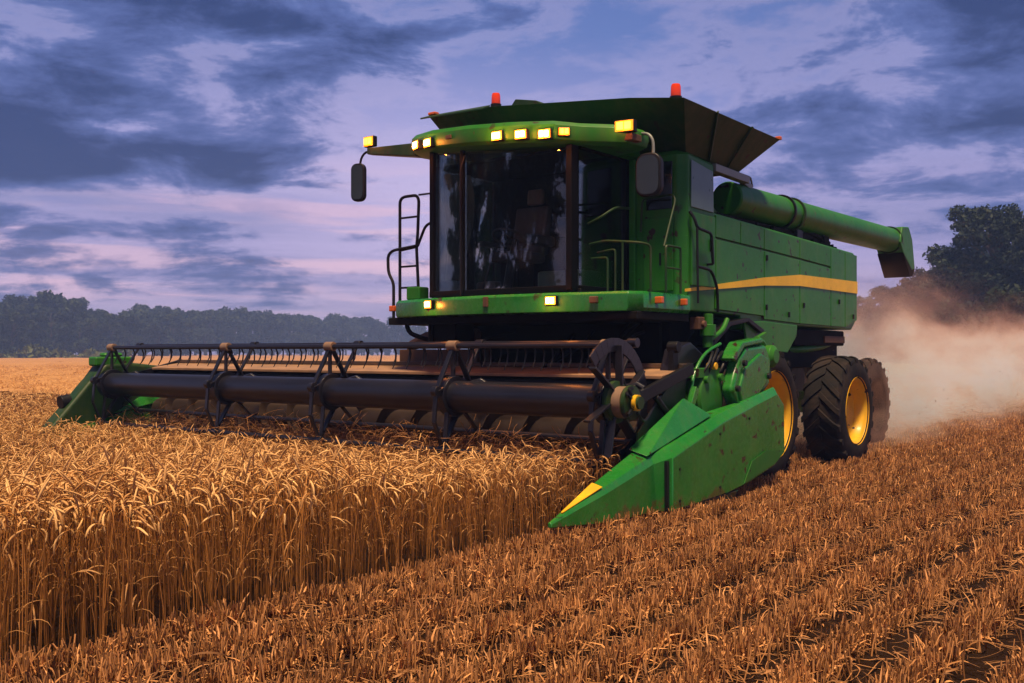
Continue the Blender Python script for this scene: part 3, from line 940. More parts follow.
# black grab rail
gr = MB()
gr.tube([(1.63, -1.04, 3.10), (1.68, -1.02, 3.02), (1.70, -1.0, 2.92), (1.70, -0.66, 2.89), (1.70, -0.62, 2.55)], 0.017, 8, round_=.06)
gr.tube([(1.70, -1.0, 2.92), (1.70, -0.98, 2.10)], 0.014, 8)
gr.tube([(1.70, -0.99, 2.50), (1.70, -0.66, 2.48), (1.72, -0.56, 2.30), (1.70, -0.50, 2.02)], 0.017, 8, round_=.08)
gr.tube([(1.62, -0.62, 2.55), (1.70, -0.62, 2.55)], 0.014, 8)
part(gr, 'grab_rail', BLACK, bevel=0)

# ---- engine deck clutter under the auger
dk = MB()
dk.box(0.9, 1.45, 0.0, 3.6, 3.12, 3.22)
rr = random.Random(3)
for k in range(16):
    y = 0.2 + k * 0.26
    dk.box(1.15 + rr.uniform(0, .1), 1.38 + rr.uniform(0, .14), y + rr.uniform(-.1, .1), y + rr.uniform(.06, .3), 3.0, zt(y) + rr.uniform(0.0, .085))
dk.box(1.25, 1.5, 3.3, 3.5, 3.05, 3.24)
dk.tube([(1.3, 2.4, 3.2), (1.45, 3.0, 3.24), (1.45, 3.6, 3.16)], .035, 8, round_=.1)
part(dk, 'engine_deck', DARK, bevel=.01)
hood = MB().prism([(-1.5, -0.3, 3.15), (-1.5, 4.2, 3.06), (-1.5, 4.1, 3.25), (-1.5, 1.6, 3.55), (-1.5, -0.3, 3.7)], (2.35, 0, 0))
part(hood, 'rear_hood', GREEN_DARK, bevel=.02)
# auger mount arm at tank foot
mt = MB()
mt.bar((1.56, -0.36, 3.68), (1.56, 0.55, 3.66), 0.10, 0.09)
mt.bar((1.50, 0.55, 3.66), (1.50, 0.80, 3.60), 0.06, 0.07)
mt.tube([(1.5, .62, 3.70), (1.5, .80, 3.74), (1.5, .86, 3.62)], .014, 6, round_=.04)
part(mt, 'auger_bracket', SILVER, bevel=.008)

# ---- grain tank with flared extension
T = lambda x: -0.075 * x               # extension leans up a little towards the far side
tank = MB()
lip = [(1.86, -1.60, 4.19), (1.25, -1.66, 4.27), (-0.62, -1.66, 4.46), (-1.68, -1.60, 4.49), (-1.85, 0.95, 4.47), (1.86, 0.87, 4.17)]
bas = [(1.55, -0.98, 3.76), (1.15, -1.0, 3.78), (-0.65, -1.0, 3.80), (-1.40, -0.98, 3.80), (-1.50, 0.40, 3.80), (1.55, 0.34, 3.72)]
def shell(outer_top, outer_bot, th):
    n = len(outer_top)
    cx = Vector((0, -0.35, 0))
    def inset(p, k):
        q = Vector(p); d = (q - Vector((cx.x, cx.y, q.z))); 
        return q - d.normalized() * k
    it = [inset(p, th) for p in outer_top]; ib = [inset(p, th) for p in outer_bot]
    vs = [Vector(p) for p in outer_top] + [Vector(p) for p in outer_bot] + it + ib
    fs = []
    for i in range(n):
        j = (i + 1) % n
        fs += [(i, j, n + j, n + i), (2 * n + i, 3 * n + i, 3 * n + j, 2 * n + j), (i, 2 * n + i, 2 * n + j, j), (n + i, n + j, 3 * n + j, 3 * n + i)]
    return vs, fs
tank.add(*shell(lip, bas, 0.035))
tank.box(-1.45, 1.5, -0.9, 0.3, 3.70, 3.775)
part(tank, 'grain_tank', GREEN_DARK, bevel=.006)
# seams: stiffening ribs on the extension
for (a, b_) in (((1.86, -0.85, 4.185), (1.56, -0.45, 3.75)), ((1.86, 0.05, 4.178), (1.56, 0.02, 3.735))):
    part(MB().bar(Vector(a) + Vector((0.012, 0, 0)), Vector(b_) + Vector((0.012, 0, 0)), .03, .02, up=(1, 0, 0)), 'tank_rib', GREEN_DARK, bevel=.004)
part(MB().prism([(-0.64, -1.68, 4.455), (-1.66, -1.62, 4.49), (-1.70, -1.75, 4.44), (-0.66, -1.80, 4.40)], (0, 0, 0.02)), 'tank_flap', GREEN_DARK, bevel=.004)
part(MB().prism([(-0.55, -1.45, 4.45), (-0.45, -1.45, 4.56), (-0.15, -1.45, 4.50), (0.0, -1.45, 4.42)], (0, .3, 0)), 'tank_cover_edge', GREEN_DARK, bevel=.01)
part(MB().box(1.80, 1.87, 0.84, 0.90, 4.165, 4.21), 'marker_reflector', ORANGE, bevel=.01)
part(MB().box(-1.62, -1.50, -1.70, -1.62, 4.49, 4.525), 'marker_reflector', ORANGE, bevel=.01)

def beacon(x, y, z):
    base_ = MB().lathe([(0.055, -0.06), (0.065, 0.0), (0.065, 0.025)], (x, y, z), (0, 0, 1), 18)
    o = part(base_, 'beacon', BLACK, bevel=0)
    part(MB().lathe([(0.052, 0.025), (0.055, 0.04), (0.052, 0.13), (0.043, 0.155), (0.0, 0.16)], (x, y, z), (0, 0, 1), 18), 'beacon_lens', REDLAMP, o, bevel=0)
beacon(-0.70, -1.50, 4.50)
beacon(1.70, -1.48, 4.22)

# ---- unloading auger
au = MB().cyl((1.40, 0.36, 3.43), (1.40, 6.72, 3.475), 0.205, 40)
au.lathe([(0.19, -0.03), (0.205, 0.0)], (1.40, 0.36, 3.43), (0, 1, 0.007), 40)
auger = part(au, 'unloading_auger', GREEN, bevel=0, angle=40)
for y in (1.95, 2.28, 6.55):
    z = 3.43 + (y - .36) * .007
    part(MB().lathe([(0.206, -.018), (0.232, -.018), (0.232, .018), (0.206, .018)], (1.40, y, z), (0, 1, .007), 40), 'auger_flange', BLACK if y < 2 else GREEN_DARK, auger, bevel=0, angle=40)
part(MB().bar((1.40, 2.55, 3.645), (1.40, 2.75, 3.645), .05, .03), 'auger_clip', BLACK, auger)
spm = MB().prism([(1.19, 6.45, 3.42), (1.19, 6.60, 3.69), (1.19, 6.95, 3.72), (1.19, 7.15, 3.52), (1.19, 7.30, 3.02), (1.19, 7.12, 2.98), (1.19, 6.62, 3.25)], (0.43, 0, 0))
part(spm, 'auger_spout', GREEN, auger, bevel=.025)
part(MB().prism([(1.185, 6.60, 3.26), (1.185, 7.10, 2.99), (1.185, 7.29, 3.03), (1.185, 7.13, 2.88), (1.185, 6.98, 2.86)], (0.44, 0, 0)), 'spout_rubber', DARK, auger, bevel=.01)
sup = MB()
sup.box(1.30, 1.50, 2.3, 2.5, 3.10, 3.24); sup.box(1.32, 1.46, 3.35, 3.45, 3.05, 3.27)
part(sup, 'auger_rest', BLACK, bevel=.01)

# ---- cab
cabf = MB()
ZB = 2.22
def ct(x): return 3.80 - 0.085 * x
FY = lambda x: -2.16 - 0.05 * (1 - ((x + .12) / 1.0) ** 2)
cabf_floor = MB().box(-1.12, 0.93, -2.12, -0.95, 2.17, 2.235)
cab = part(cabf_floor, 'cab', BLACK, bevel=.01)
# pillars
FRAME = plain('cab_frame_black', (0.004, 0.004, 0.0045), rough=0.6, spec=0.1)
def pillar(x, w_, y, mat=FRAME, d=0.05, top=None, name='pillar', lean=0.0):
    p = MB().hexa([(x - w_ / 2, y - d / 2, ZB), (x + w_ / 2, y - d / 2, ZB), (x + w_ / 2, y + d / 2, ZB), (x - w_ / 2, y + d / 2, ZB),
                   (x + lean - w_ / 2, y - d / 2, ct(x)), (x + lean + w_ / 2, y - d / 2, ct(x)), (x + lean + w_ / 2, y + d / 2, ct(x)), (x + lean - w_ / 2, y + d / 2, ct(x))])
    return part(p, name, mat, cab, bevel=.008)
pillar(-1.09, 0.06, -2.17, d=.09); pillar(-0.61, 0.05, FY(-.61) - 0.015, d=.05); pillar(0.87, 0.075, -2.19, d=.12)
pillar(0.91, 0.05, -1.18, d=.07); pillar(-1.10, 0.07, -1.0, d=.08)
pillar(0.955, 0.10, -1.09, GREEN, d=.12, lean=0.0, name='rear_pillar')
part(MB().prism([(-1.12, -2.22, 2.20), (0.90, -2.22, 2.20), (0.90, -2.22, 2.27), (-1.12, -2.22, 2.27)], (0, .06, 0)), 'sill', FRAME, cab, bevel=.008)
part(MB().box(0.88, 0.93, -2.1, -1.2, 2.20, 2.27), 'sill', FRAME, cab, bevel=.008)
part(MB().box(-1.13, -1.08, -2.1, -1.0, 2.20, 2.27), 'sill', FRAME, cab, bevel=.008)
# panes
def pane(p4, name='windscreen', th=(0, 0.008, 0)):
    return part(MB().prism(p4, th), name, GLASS, cab, bevel=0)
def curved(xa, xb, y_off=0.0):
    mb = MB(); n = 8
    xs = np.linspace(xa, xb, n)
    secs = []
    for x in xs:
        y = FY(x)
        secs.append([(x, y, ZB + .04), (x, y, ct(x) - .02), (x, y + .008, ct(x) - .02), (x, y + .008, ZB + .04)])
    mb.loft(secs, True)
    return part(mb, 'windscreen', GLASS, cab, bevel=0, angle=30)
curved(-1.06, -0.635); curved(-0.585, 0.835)
part(MB().prism([(0.895, -2.10, ZB + .04), (0.895, -1.22, ZB + .04), (0.895, -1.22, ct(.9) - .02), (0.895, -2.10, ct(.9) - .02)], (.008, 0, 0)), 'side_glass', GLASS, cab, bevel=0)
part(MB().prism([(-1.105, -2.10, ZB + .04), (-1.105, -1.05, ZB + .04), (-1.105, -1.05, ct(-1.1) - .02), (-1.105, -2.10, ct(-1.1) - .02)], (.008, 0, 0)), 'side_glass', GLASS, cab, bevel=0)
# back wall with a lower trim, ceiling
bw = MB().box(-1.06, 0.92, -1.06, -1.03, 2.235, 3.72)
part(bw, 'back_wall', DARK, cab, bevel=.01)
part(MB().box(-1.10, 0.92, -2.10, -1.03, 3.70, 3.74), 'ceiling', DARK, cab, bevel=.01)
part(MB().box(-1.08, -0.72, -1.06, -1.035, 2.235, 2.75), 'trim', GREEN_DARK, cab, bevel=.01)
hc = MB(); secs = []  # wavy pale sheet, added to brighten the left pane
for k, z in enumerate(np.linspace(2.42, 3.66, 12)):
    wv = [(-1.03 + .035 * math.sin(u * 3.1 + k * .5) + .012 * k * (u > 3), -2.04 + .085 * u * (.55 + .45 * math.sin(k * .28))) for u in range(6)]
    secs.append([(x, y, z) for x, y in wv] + [(x + .006, y + .004, z) for x, y in wv[::-1]])
hc.loft(secs)
part(hc, 'pane_bright_sheet', plain('pale_mint_sheet', (0.52, 0.66, 0.54), rough=0.9), cab, bevel=0, label='pale mint sheet added to brighten the left cab pane')
# seat
sx, sy = -0.42, -1.40
seat = MB().box(sx - .25, sx + .25, sy - .30, sy + .20, 2.62, 2.74)
so = part(seat, 'driver_seat', SEATM, cab, bevel=.04)
part(MB().prism([(sx - .24, sy + .12, 2.72), (sx - .24, sy + .26, 2.72), (sx - .24, sy + .34, 3.30), (sx - .24, sy + .24, 3.32)], (.48, 0, 0)), 'backrest', SEATM, cab, bevel=.03)
part(MB().prism([(sx - .10, sy + .26, 3.34), (sx - .10, sy + .35, 3.34), (sx - .10, sy + .36, 3.52), (sx - .10, sy + .28, 3.54)], (.22, 0, 0)), 'headrest', BEIGE, cab, bevel=.03)
part(MB().box(sx - .14, sx + .14, sy - .2, sy + .1, 2.235, 2.62), 'seat_pedestal', DARK, cab, bevel=.02)
part(MB().box(sx + .28, sx + .42, sy - .42, sy + .15, 2.80, 2.92), 'armrest_console', SEATM, cab, bevel=.03)
part(MB().box(sx - .40, sx - .30, sy - .32, sy + .15, 2.82, 2.88), 'armrest', SEATM, cab, bevel=.02)
mn = MB().box(0.52, 0.74, -1.96, -1.93, 2.80, 3.02); mn.tube([(0.63, -1.94, 2.25), (0.63, -1.94, 2.8)], .018, 8)
part(mn, 'monitor', BLACK, cab, bevel=.008)
stc = MB().tube([(-0.12, -2.02, 2.24), (-0.12, -1.94, 2.60), (-0.12, -1.86, 2.84)], [.06, .05, .035], 10)
part(stc, 'steering_column', BLACK, cab)
stw = MB()
cw = Vector((-0.22, -1.85, 2.86)); nz = Vector((0, .45, .89)).normalized(); ux = Vector((1, 0, 0)); uy = nz.cross(ux)
stw.tube([cw + (ux * math.cos(a) + uy * math.sin(a)) * .20 for a in np.linspace(0, 2 * math.pi, 25)], .016, 6, caps=False)
for a in (0.5, 2.6, 4.7):
    stw.tube([cw, cw + (ux * math.cos(a) + uy * math.sin(a)) * .20], .012, 6)
part(stw, 'steering_wheel', SEATM, cab)
wp = MB().tube([(-0.52, -2.27, 3.78), (-0.60, -2.26, 3.62), (-0.60, -2.255, 2.20)], .014, 6, round_=.05)
part(wp, 'wiper', BLACK, cab)
lv = MB()
lv.tube([(0.38, -1.75, 2.92), (0.36, -1.80, 3.10)], .015, 6); lv.tube([(-0.6, -1.9, 2.24), (-0.5, -1.8, 2.7), (-0.42, -1.7, 2.95), (-0.36, -1.68, 3.05)], .012, 6, round_=.1)
part(lv, 'control_lever', SEATM, cab)
part(MB().box(-1.02, -0.72, -1.5, -1.2, 2.24, 2.42), 'cool_box', BEIGE, cab, bevel=.03)
part(MB().box(0.2, 0.8, -1.9, -1.5, 2.24, 2.46), 'toolbox', GREY, cab, bevel=.03)

# ---- cab roof
ro = MB()
out = [(-1.50, -0.85), (-1.66, -1.90), (-1.40, -2.22), (-0.95, -2.42), (-0.3, -2.52), (0.3, -2.52), (0.82, -2.42), (1.02, -2.20), (1.42, -1.98), (1.46, -1.62), (1.02, -1.40), (1.0, -0.85)]
cxr, cyr = -0.1, -1.7
def ring(k, z):
    return [(cxr + (x - cxr) * k, cyr + (y - cyr) * k, z + T(x)) for x, y in out]
ro.loft([ring(.93, 3.80), ring(.985, 3.83), ring(1.0, 3.90), ring(.995, 3.975), ring(.955, 4.02), ring(.70, 4.06)])
roof = part(ro, 'cab_roof', GREEN, bevel=.006, angle=28)
part(MB().prism([(1.02, -2.06, 3.83), (1.40, -1.93, 3.80), (1.40, -1.90, 3.84), (1.02, -2.03, 3.87)], (0, 0, .04)), 'roof_reflector', STRIPE, roof, bevel=.006)
part(MB().box(-0.62, -0.54, -2.50, -2.46, 3.93, 3.975), 'roof_marker', RUSTY, roof, bevel=.006)

def light_pt(loc, parent, e, r=0.03, col=(1.0, 0.25, 0.03)):
    l = D.lights.new('lamp_light', 'POINT'); l.energy = e; l.color = col; l.shadow_soft_size = r; l.specular_factor = 0.15
    o = D.objects.new('lamp_light', l); o.location = loc; o.parent = parent; COL.objects.link(o)

def work_light(x, y, z, w_, h_, mat=LAMP, yaw=0.0, e=5.0, housing=BLACK, d=.07):
    c, s = math.cos(yaw), math.sin(yaw)
    def P(u, v, q): return (x + u * c - v * s, y + u * s + v * c, z + q)
    def bx(u0, u1, v0, v1, q0, q1):
        return MB().hexa([P(u0, v0, q0), P(u1, v0, q0), P(u1, v1, q0), P(u0, v1, q0), P(u0, v0, q1), P(u1, v0, q1), P(u1, v1, q1), P(u0, v1, q1)])
    o = part(bx(-w_ / 2 - .009, w_ / 2 + .009, 0, d, -h_ / 2 - .009, h_ / 2 + .009), 'work_light', housing, bevel=.012)
    part(bx(-w_ / 2, w_ / 2, -.008, -.001, -h_ / 2, h_ / 2), 'halo_plate', LAMPEDGE if mat is LAMP else AMBEREDGE, o, bevel=.008)  # flat glowing plate added as the halo behind the lenses
    for sg_ in (-1, 1):
        part(bx(sg_ * w_ * .21 - w_ * .18, sg_ * w_ * .21 + w_ * .18, -.024, -.009, -h_ * .36, h_ * .36), 'lens', mat, o, bevel=.014)
    if e: light_pt(P(0, -.08, -.01), o, e)
for (x, y, yaw) in ((-1.19, -2.37, -.42), (-0.93, -2.45, -.25), (0.15, -2.545, 0.0), (0.46, -2.535, .12), (0.72, -2.475, .2)):
    work_light(x, y, 3.87 + T(x), .135, .092, yaw=yaw, e=5.5)
work_light(0.90, -2.375, 3.90 + T(.9), .11, .075, AMBER, yaw=.7, e=1.0)
# lamp arms and mirrors
al = MB()
al.loft([[(-1.50, -2.05, 3.92), (-1.50, -1.85, 3.92), (-1.50, -1.85, 4.08), (-1.50, -2.05, 4.08)], [(-2.36, -2.02, 4.05), (-2.36, -1.92, 4.05), (-2.36, -1.92, 4.13), (-2.36, -2.02, 4.13)]])
part(al, 'lamp_arm', GREEN_DARK, bevel=.01)
work_light(-2.32, -2.03, 4.205, .16, .115, AMBER, e=1.2)
work_light(1.40, -2.02, 3.885, .20, .11, AMBER, yaw=.15, e=1.2, d=.09)
ml = MB().tube([(-2.30, -1.98, 4.09), (-2.44, -1.98, 4.09), (-2.52, -1.98, 4.0), (-2.52, -1.98, 3.55)], .016, 8, round_=.07)
mo = part(ml, 'mirror_arm', BLACK)
def rounded(cx, cz, wx, hz, y, d, yaw, n=5):
    pts = []
    for sx_, sz_, a0 in ((1, 1, 0), (-1, 1, 90), (-1, -1, 180), (1, -1, 270)):
        rr_ = min(wx, hz) * .38
        for k in range(n):
            a = R(a0 + 90 * k / (n - 1))
            pts.append(((wx / 2 - rr_) * sx_ + rr_ * math.cos(a), (hz / 2 - rr_) * sz_ + rr_ * math.sin(a)))
    c, s = math.cos(yaw), math.sin(yaw)
    return MB().prism([(cx + u * c, y + u * s, cz + v) for u, v in pts], (-s * d, c * d, 0))
part(rounded(-2.50, 3.71, .20, .48, -2.05, .07, .25), 'mirror_housing', BLACK, mo, bevel=.015)
part(rounded(-2.50, 3.71, .165, .43, -2.056, .005, .25), 'mirror_face', MIRROR, mo, bevel=0)
mr = MB().tube([(1.36, -1.72, 3.86), (1.52, -1.74, 3.84), (1.58, -1.74, 3.76), (1.58, -1.74, 3.5)], .018, 8, round_=.06)
mo = part(mr, 'mirror_arm', SILVER)
part(rounded(1.55, 3.40, .29, .46, -1.80, .09, .12), 'mirror_housing', BLACK, mo, bevel=.02)
part(rounded(1.55, 3.40, .24, .40, -1.808, .006, .12), 'mirror_face', MIRROR, mo, bevel=0)
part(MB().box(1.32, 1.48, -1.99, -1.80, 3.74, 3.815), 'lamp_bracket', RUSTY, bevel=.01)

# ---- platform round the cab
pf = MB()
plan = [(-1.92, -1.0), (-1.92, -1.95), (-1.75, -2.12), (-1.10, -2.30), (-0.2, -2.38), (0.75, -2.32), (1.08, -2.20), (1.52, -2.14), (1.62, -2.0), (1.62, -1.0)]
pf.loft([[(x * .985, y, 1.985) for x, y in plan], [(x, y, 2.02) for x, y in plan], [(x, y, 2.16) for x, y in plan], [(x * .99, y + .02, 2.19) for x, y in plan]])
part(pf, 'platform', GREEN_BRIGHT, bevel=.008)
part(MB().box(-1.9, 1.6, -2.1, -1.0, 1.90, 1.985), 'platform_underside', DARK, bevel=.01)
work_light(-1.02, -2.345, 2.115, .11, .085, yaw=-.12, e=4)
work_light(0.71, -2.350, 2.105, .125, .085, yaw=.05, e=4)
part(MB().box(-0.16, -0.10, -2.405, -2.375, 2.06, 2.17), 'platform_latch', RUSTY, bevel=.006)
for x, y in ((1.16, -2.215), (1.66, -1.75), (1.64, -1.2), (-1.95, -1.97)):
    part(MB().box(x - .045, x + .045, y - .03, y + .02, 2.07, 2.14), 'marker_reflector', RUSTY if x > 1.1 and x < 1.3 else ORANGE, bevel=.01)
# left ladder and rails
lr = MB()
lr.tube([(-1.90, -1.90, 2.19), (-1.90, -1.90, 3.44), (-1.84, -1.90, 3.48), (-1.62, -1.90, 3.48), (-1.58, -1.90, 3.42), (-1.60, -1.90, 3.0), (-1.62, -1.9, 2.85), (-1.58, -1.90, 2.19)], .019, 8, round_=.05)
for z in (3.22, 2.82, 2.62, 2.36): lr.tube([(-1.90, -1.90, z), (-1.60, -1.90, z + (.03 if z == 2.82 else 0))], .014, 6)
lr.tube([(-1.93, -1.98, 1.95), (-1.93, -1.98, 2.42), (-2.02, -1.98, 2.55), (-2.03, -1.98, 2.76), (-1.95, -1.98, 2.82), (-1.60, -1.92, 2.86)], .019, 8, round_=.06)
lr.tube([(-1.60, -1.90, 2.86), (-1.47, -1.90, 3.10), (-1.36, -1.88, 3.14), (-1.36, -1.88, 2.2)], .017, 8, round_=.06)
lr.tube([(-1.58, -1.90, 3.48), (-1.2, -1.9, 3.48)], .012, 6)
part(lr, 'handrail', BLACK, bevel=0)
part(MB().box(-1.72, -1.50, -1.98, -1.80, 2.20, 2.36), 'step_box', GREEN_DUSTY, bevel=.02)
hz = MB()
hz.tube([(-1.75, -1.95, 1.95), (-1.7, -1.95, 1.80), (-1.45, -1.9, 1.72), (-1.2, -1.8, 1.68)], .03, 8, round_=.08)
hz.tube([(-1.3, -2.0, 1.95), (-1.34, -1.95, 1.66)], .03, 8)
hz.box(-1.35, -0.95, -1.95, -1.6, 1.70, 1.95)
part(hz, 'hydraulic_hose', DARK)
# right rails
r1 = MB()
r1.tube([(0.98, -2.02, 2.70), (1.20, -2.06, 2.72), (1.58, -2.02, 2.68), (1.64, -1.9, 2.66), (1.64, -1.9, 2.19)], .013, 8, round_=.05)
r1.tube([(1.0, -2.02, 2.55), (1.22, -2.05, 2.55), (1.22, -2.05, 2.19)], .011, 6, round_=.04)
r1.tube([(1.40, -2.05, 2.70), (1.40, -2.05, 2.19)], .012, 6)
r1.tube([(1.66, -1.62, 2.19), (1.66, -1.62, 2.68), (1.66, -1.3, 2.68), (1.66, -1.3, 2.19)], .013, 8, round_=.04)
r1.tube([(1.66, -1.62, 2.45), (1.66, -1.3, 2.45)], .011, 6)
r1.tube([(1.60, -1.55, 2.68), (1.60, -1.30, 3.2), (1.55, -1.28, 3.26), (1.12, -1.18, 3.26), (1.10, -1.18, 2.9)], .013, 8, round_=.06)
r1.tube([(0.95, -2.0, 2.92), (1.12, -2.05, 2.96), (1.22, -1.9, 3.08), (1.15, -1.5, 3.12)], .014, 8, round_=.08)
r1.tube([(1.0, -1.9, 2.62), (1.25, -1.95, 2.64), (1.25, -1.95, 2.19)], .011, 6, round_=.04)
part(r1, 'guard_rail', GREEN_DARK, bevel=0)

# ---- underside: feeder house, front chassis
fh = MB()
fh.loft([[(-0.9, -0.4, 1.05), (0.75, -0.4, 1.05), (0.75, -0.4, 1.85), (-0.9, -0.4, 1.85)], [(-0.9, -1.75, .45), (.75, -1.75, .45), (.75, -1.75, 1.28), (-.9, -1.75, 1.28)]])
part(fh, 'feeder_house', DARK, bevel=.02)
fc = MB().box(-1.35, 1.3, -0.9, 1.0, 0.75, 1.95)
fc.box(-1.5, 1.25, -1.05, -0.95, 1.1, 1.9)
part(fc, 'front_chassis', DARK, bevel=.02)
for k in range(7):
    hs = MB()
    x0 = rr.uniform(-.8, 1.2); z0 = rr.uniform(1.65, 1.92)
    hs.tube([(x0, -1.2, z0), (x0 + rr.uniform(-.3, .3), -1.55, z0 - rr.uniform(.05, .3)), (x0 + rr.uniform(-.4, .4), -1.7, 1.3)], .02, 6, round_=.15)
    part(hs, 'feeder_hose', DARK, bevel=0)
fd = MB()
fd.tube([(-2.35, -1.3, 1.54), (-2.2, -1.35, 1.66), (-1.9, -1.4, 1.74), (-1.5, -1.4, 1.78), (-1.1, -1.35, 1.78)], [.03, .07, .09, .09, .08], 10)
fd.box(-2.3, -1.0, -1.5, -1.2, 1.42, 1.60)
part(fd, 'left_fender', RUSTY, bevel=.02)

# ---- wheels
def wheel(xo, y, r, wd, rim_r, name, rim_mat=None):
    rim_mat = rim_mat or YELLOW
    """xo: outer face of the tyre"""
    sgn = 1 if xo > 0 else -1
    c = (xo, y, r)
    axis = (-sgn, 0, 0)
    e = empty(name, (0, 0, 0)); e.parent = M
    ty = MB().lathe([(rim_r, 0.06), (rim_r + .03, .015), (rim_r + .10, 0.0), (r * .86, .02), (r * .945, .06), (r * .965, .14), (r * .965, wd - .14), (r * .945, wd - .06), (r * .86, wd - .02), (rim_r + .1, wd), (rim_r + .03, wd - .015), (rim_r, wd - .06)], c, axis, 64, False)
    nl = 20
    for k in range(nl):
        for half in (0, 1):
            a0 = 2 * math.pi * (k + .5 * half) / nl
            secs = []
            for q in np.linspace(0, 1, 6):
                a = a0 + q * 0.34
                wdd = (0.02 + q * (wd / 2 - 0.01)) if half == 0 else (wd - 0.02 - q * (wd / 2 - 0.01))
                drop = max(0, .10 - min(wdd, wd - wdd)) * .55
                ro_ = r - drop * .9; ri = r * .93 - drop
                tw = 0.052 / r
                sec = []
                for (aa, rad_) in ((a - tw, ri), (a + tw, ri), (a + tw * .8, ro_), (a - tw * .8, ro_)):
                    sec.append((xo - sgn * wdd, y + rad_ * math.sin(aa), r + rad_ * math.cos(aa)))
                secs.append(sec)
            ty.loft(secs)
    part(ty, 'tyre', RUBBER, e, bevel=.008, angle=40)
    rm = MB().lathe([(rim_r + .028, .008), (rim_r + .028, .03), (rim_r - .005, .045), (rim_r - .03, .08), (rim_r - .045, .20), (rim_r - .075, .215), (rim_r * .80, .235), (rim_r * .62, .29), (rim_r * .46, .29), (rim_r * .40, .25), (0, .25)], c, axis, 48, False)
    rm.lathe([(rim_r + .01, .03), (rim_r - .03, .2), (rim_r - .03, wd - .1), (rim_r + .01, wd - .03)], c, axis, 48, False)
    rim = part(rm, 'rim', rim_mat, e, bevel=0, angle=35)
    hb = MB().lathe([(rim_r * .24, .26), (rim_r * .24, .19), (rim_r * .17, .17), (0, .17)], c, axis, 20)
    for k in range(10):
        a = 2 * math.pi * k / 10; rb = rim_r * .33
        p = Vector((xo - sgn * .25, y + rb * math.sin(a), r + rb * math.cos(a)))
        hb.cyl(p, p + Vector((sgn * .03, 0, 0)), .02, 6)
    part(hb, 'hub', rim_mat, e, bevel=0)
    return e
wheel(1.96, 0.52, 0.82, .55, .50, 'front_wheel')
wheel(2.10, 2.98, 0.76, .56, .44, 'rear_wheel')
wheel(-1.90, 0.44, 0.82, .55, .50, 'front_wheel')
wheel(-2.05, 2.98, 0.76, .56, .44, 'rear_wheel')
# lugged inner wheel showing behind the rear wheel
wheel(1.62, 5.3, 0.74, .30, .40, 'trailing_wheel', DARK)
ta = MB().bar((1.15, 3.9, 1.45), (1.22, 5.3, .80), .10, .14); ta.cyl((1.1, 5.3, .74), (1.5, 5.3, .74), .07, 14); ta.bar((-1.0, 4.2, 1.2), (1.15, 4.2, 1.3), .1, .12)
part(ta, 'trailing_arm', DARK, bevel=.01)
fg = MB().prism([(0.9, -.55, 1.66), (.9, -.1, 1.92), (.9, .45, 1.98), (.9, .9, 1.84), (.9, .8, 1.80), (.9, .42, 1.93), (.9, -.06, 1.87), (.9, -.5, 1.63)], (.75, 0, 0))
part(fg, 'front_fender', BLACK, bevel=.01)

# ------------------------------------------------------------------ header
HX0, HX1 = -6.98, 1.88
hb = MB()
hb.prism([(HX0, -1.70, .42), (HX0, -1.62, .42), (HX0, -1.62, 1.34), (HX0, -1.70, 1.34)], (HX1 - HX0, 0, 0))
hb.prism([(HX0, -2.10, 1.30), (HX0, -1.62, 1.36), (HX0, -1.62, 1.40), (HX0, -2.10, 1.335)], (HX1 - HX0, 0, 0))
part(hb, 'header_back', DUSTY, bevel=.006)
part(MB().cyl((HX0, -1.98, 1.24), (HX1, -1.98, 1.24), .065, 16), 'header_beam', BLACK, bevel=0)
part(MB().box(HX0, HX1, -1.66, -1.55, 1.40, 1.45), 'header_top_rail', STEEL, bevel=.008)
hf = MB().prism([(HX0, -3.0, .16), (HX0, -1.65, .28), (HX0, -1.65, .44), (HX0, -2.9, .22)], (HX1 - HX0, 0, 0))
part(hf, 'header_floor', STEEL, bevel=.006)
# cross auger with flights
ca = MB().cyl((HX0 + .1, -2.0, .70), (HX1 - .1, -2.0, .70), .17, 20)
for x0, x1, sg in ((HX0 + .2, -2.7, 1), (-2.4, HX1 - .2, -1)):
    n = 110
    secs = []
    for k in range(n):
        x = x0 + (x1 - x0) * k / (n - 1); a = sg * x * 2 * math.pi / .55
        dv = Vector((0, math.cos(a), math.sin(a)))
        o_ = Vector((x, -2.0, .70))
        secs.append([o_ + dv * .16 + Vector((-.004, 0, 0)), o_ + dv * .30 + Vector((-.004, 0, 0)), o_ + dv * .30 + Vector((.004, 0, 0)), o_ + dv * .16 + Vector((.004, 0, 0))])
    ca.loft(secs)
part(ca, 'cross_auger', plain('auger_rust', (0.030, 0.016, 0.009), rough=0.6, var=.5), bevel=0)
# cutter bar
cu_ = MB().box(HX0, HX1, -3.10, -2.95, .14, .18)
for k in range(110):
    x = HX0 + .05 + k * (HX1 - HX0 - .1) / 109
    cu_.prism([(x - .015, -3.08, .15), (x + .015, -3.08, .15), (x + .004, -3.22, .16), (x - .004, -3.22, .16)], (0, 0, .02))
part(cu_, 'cutter_bar', BLACK, bevel=0)

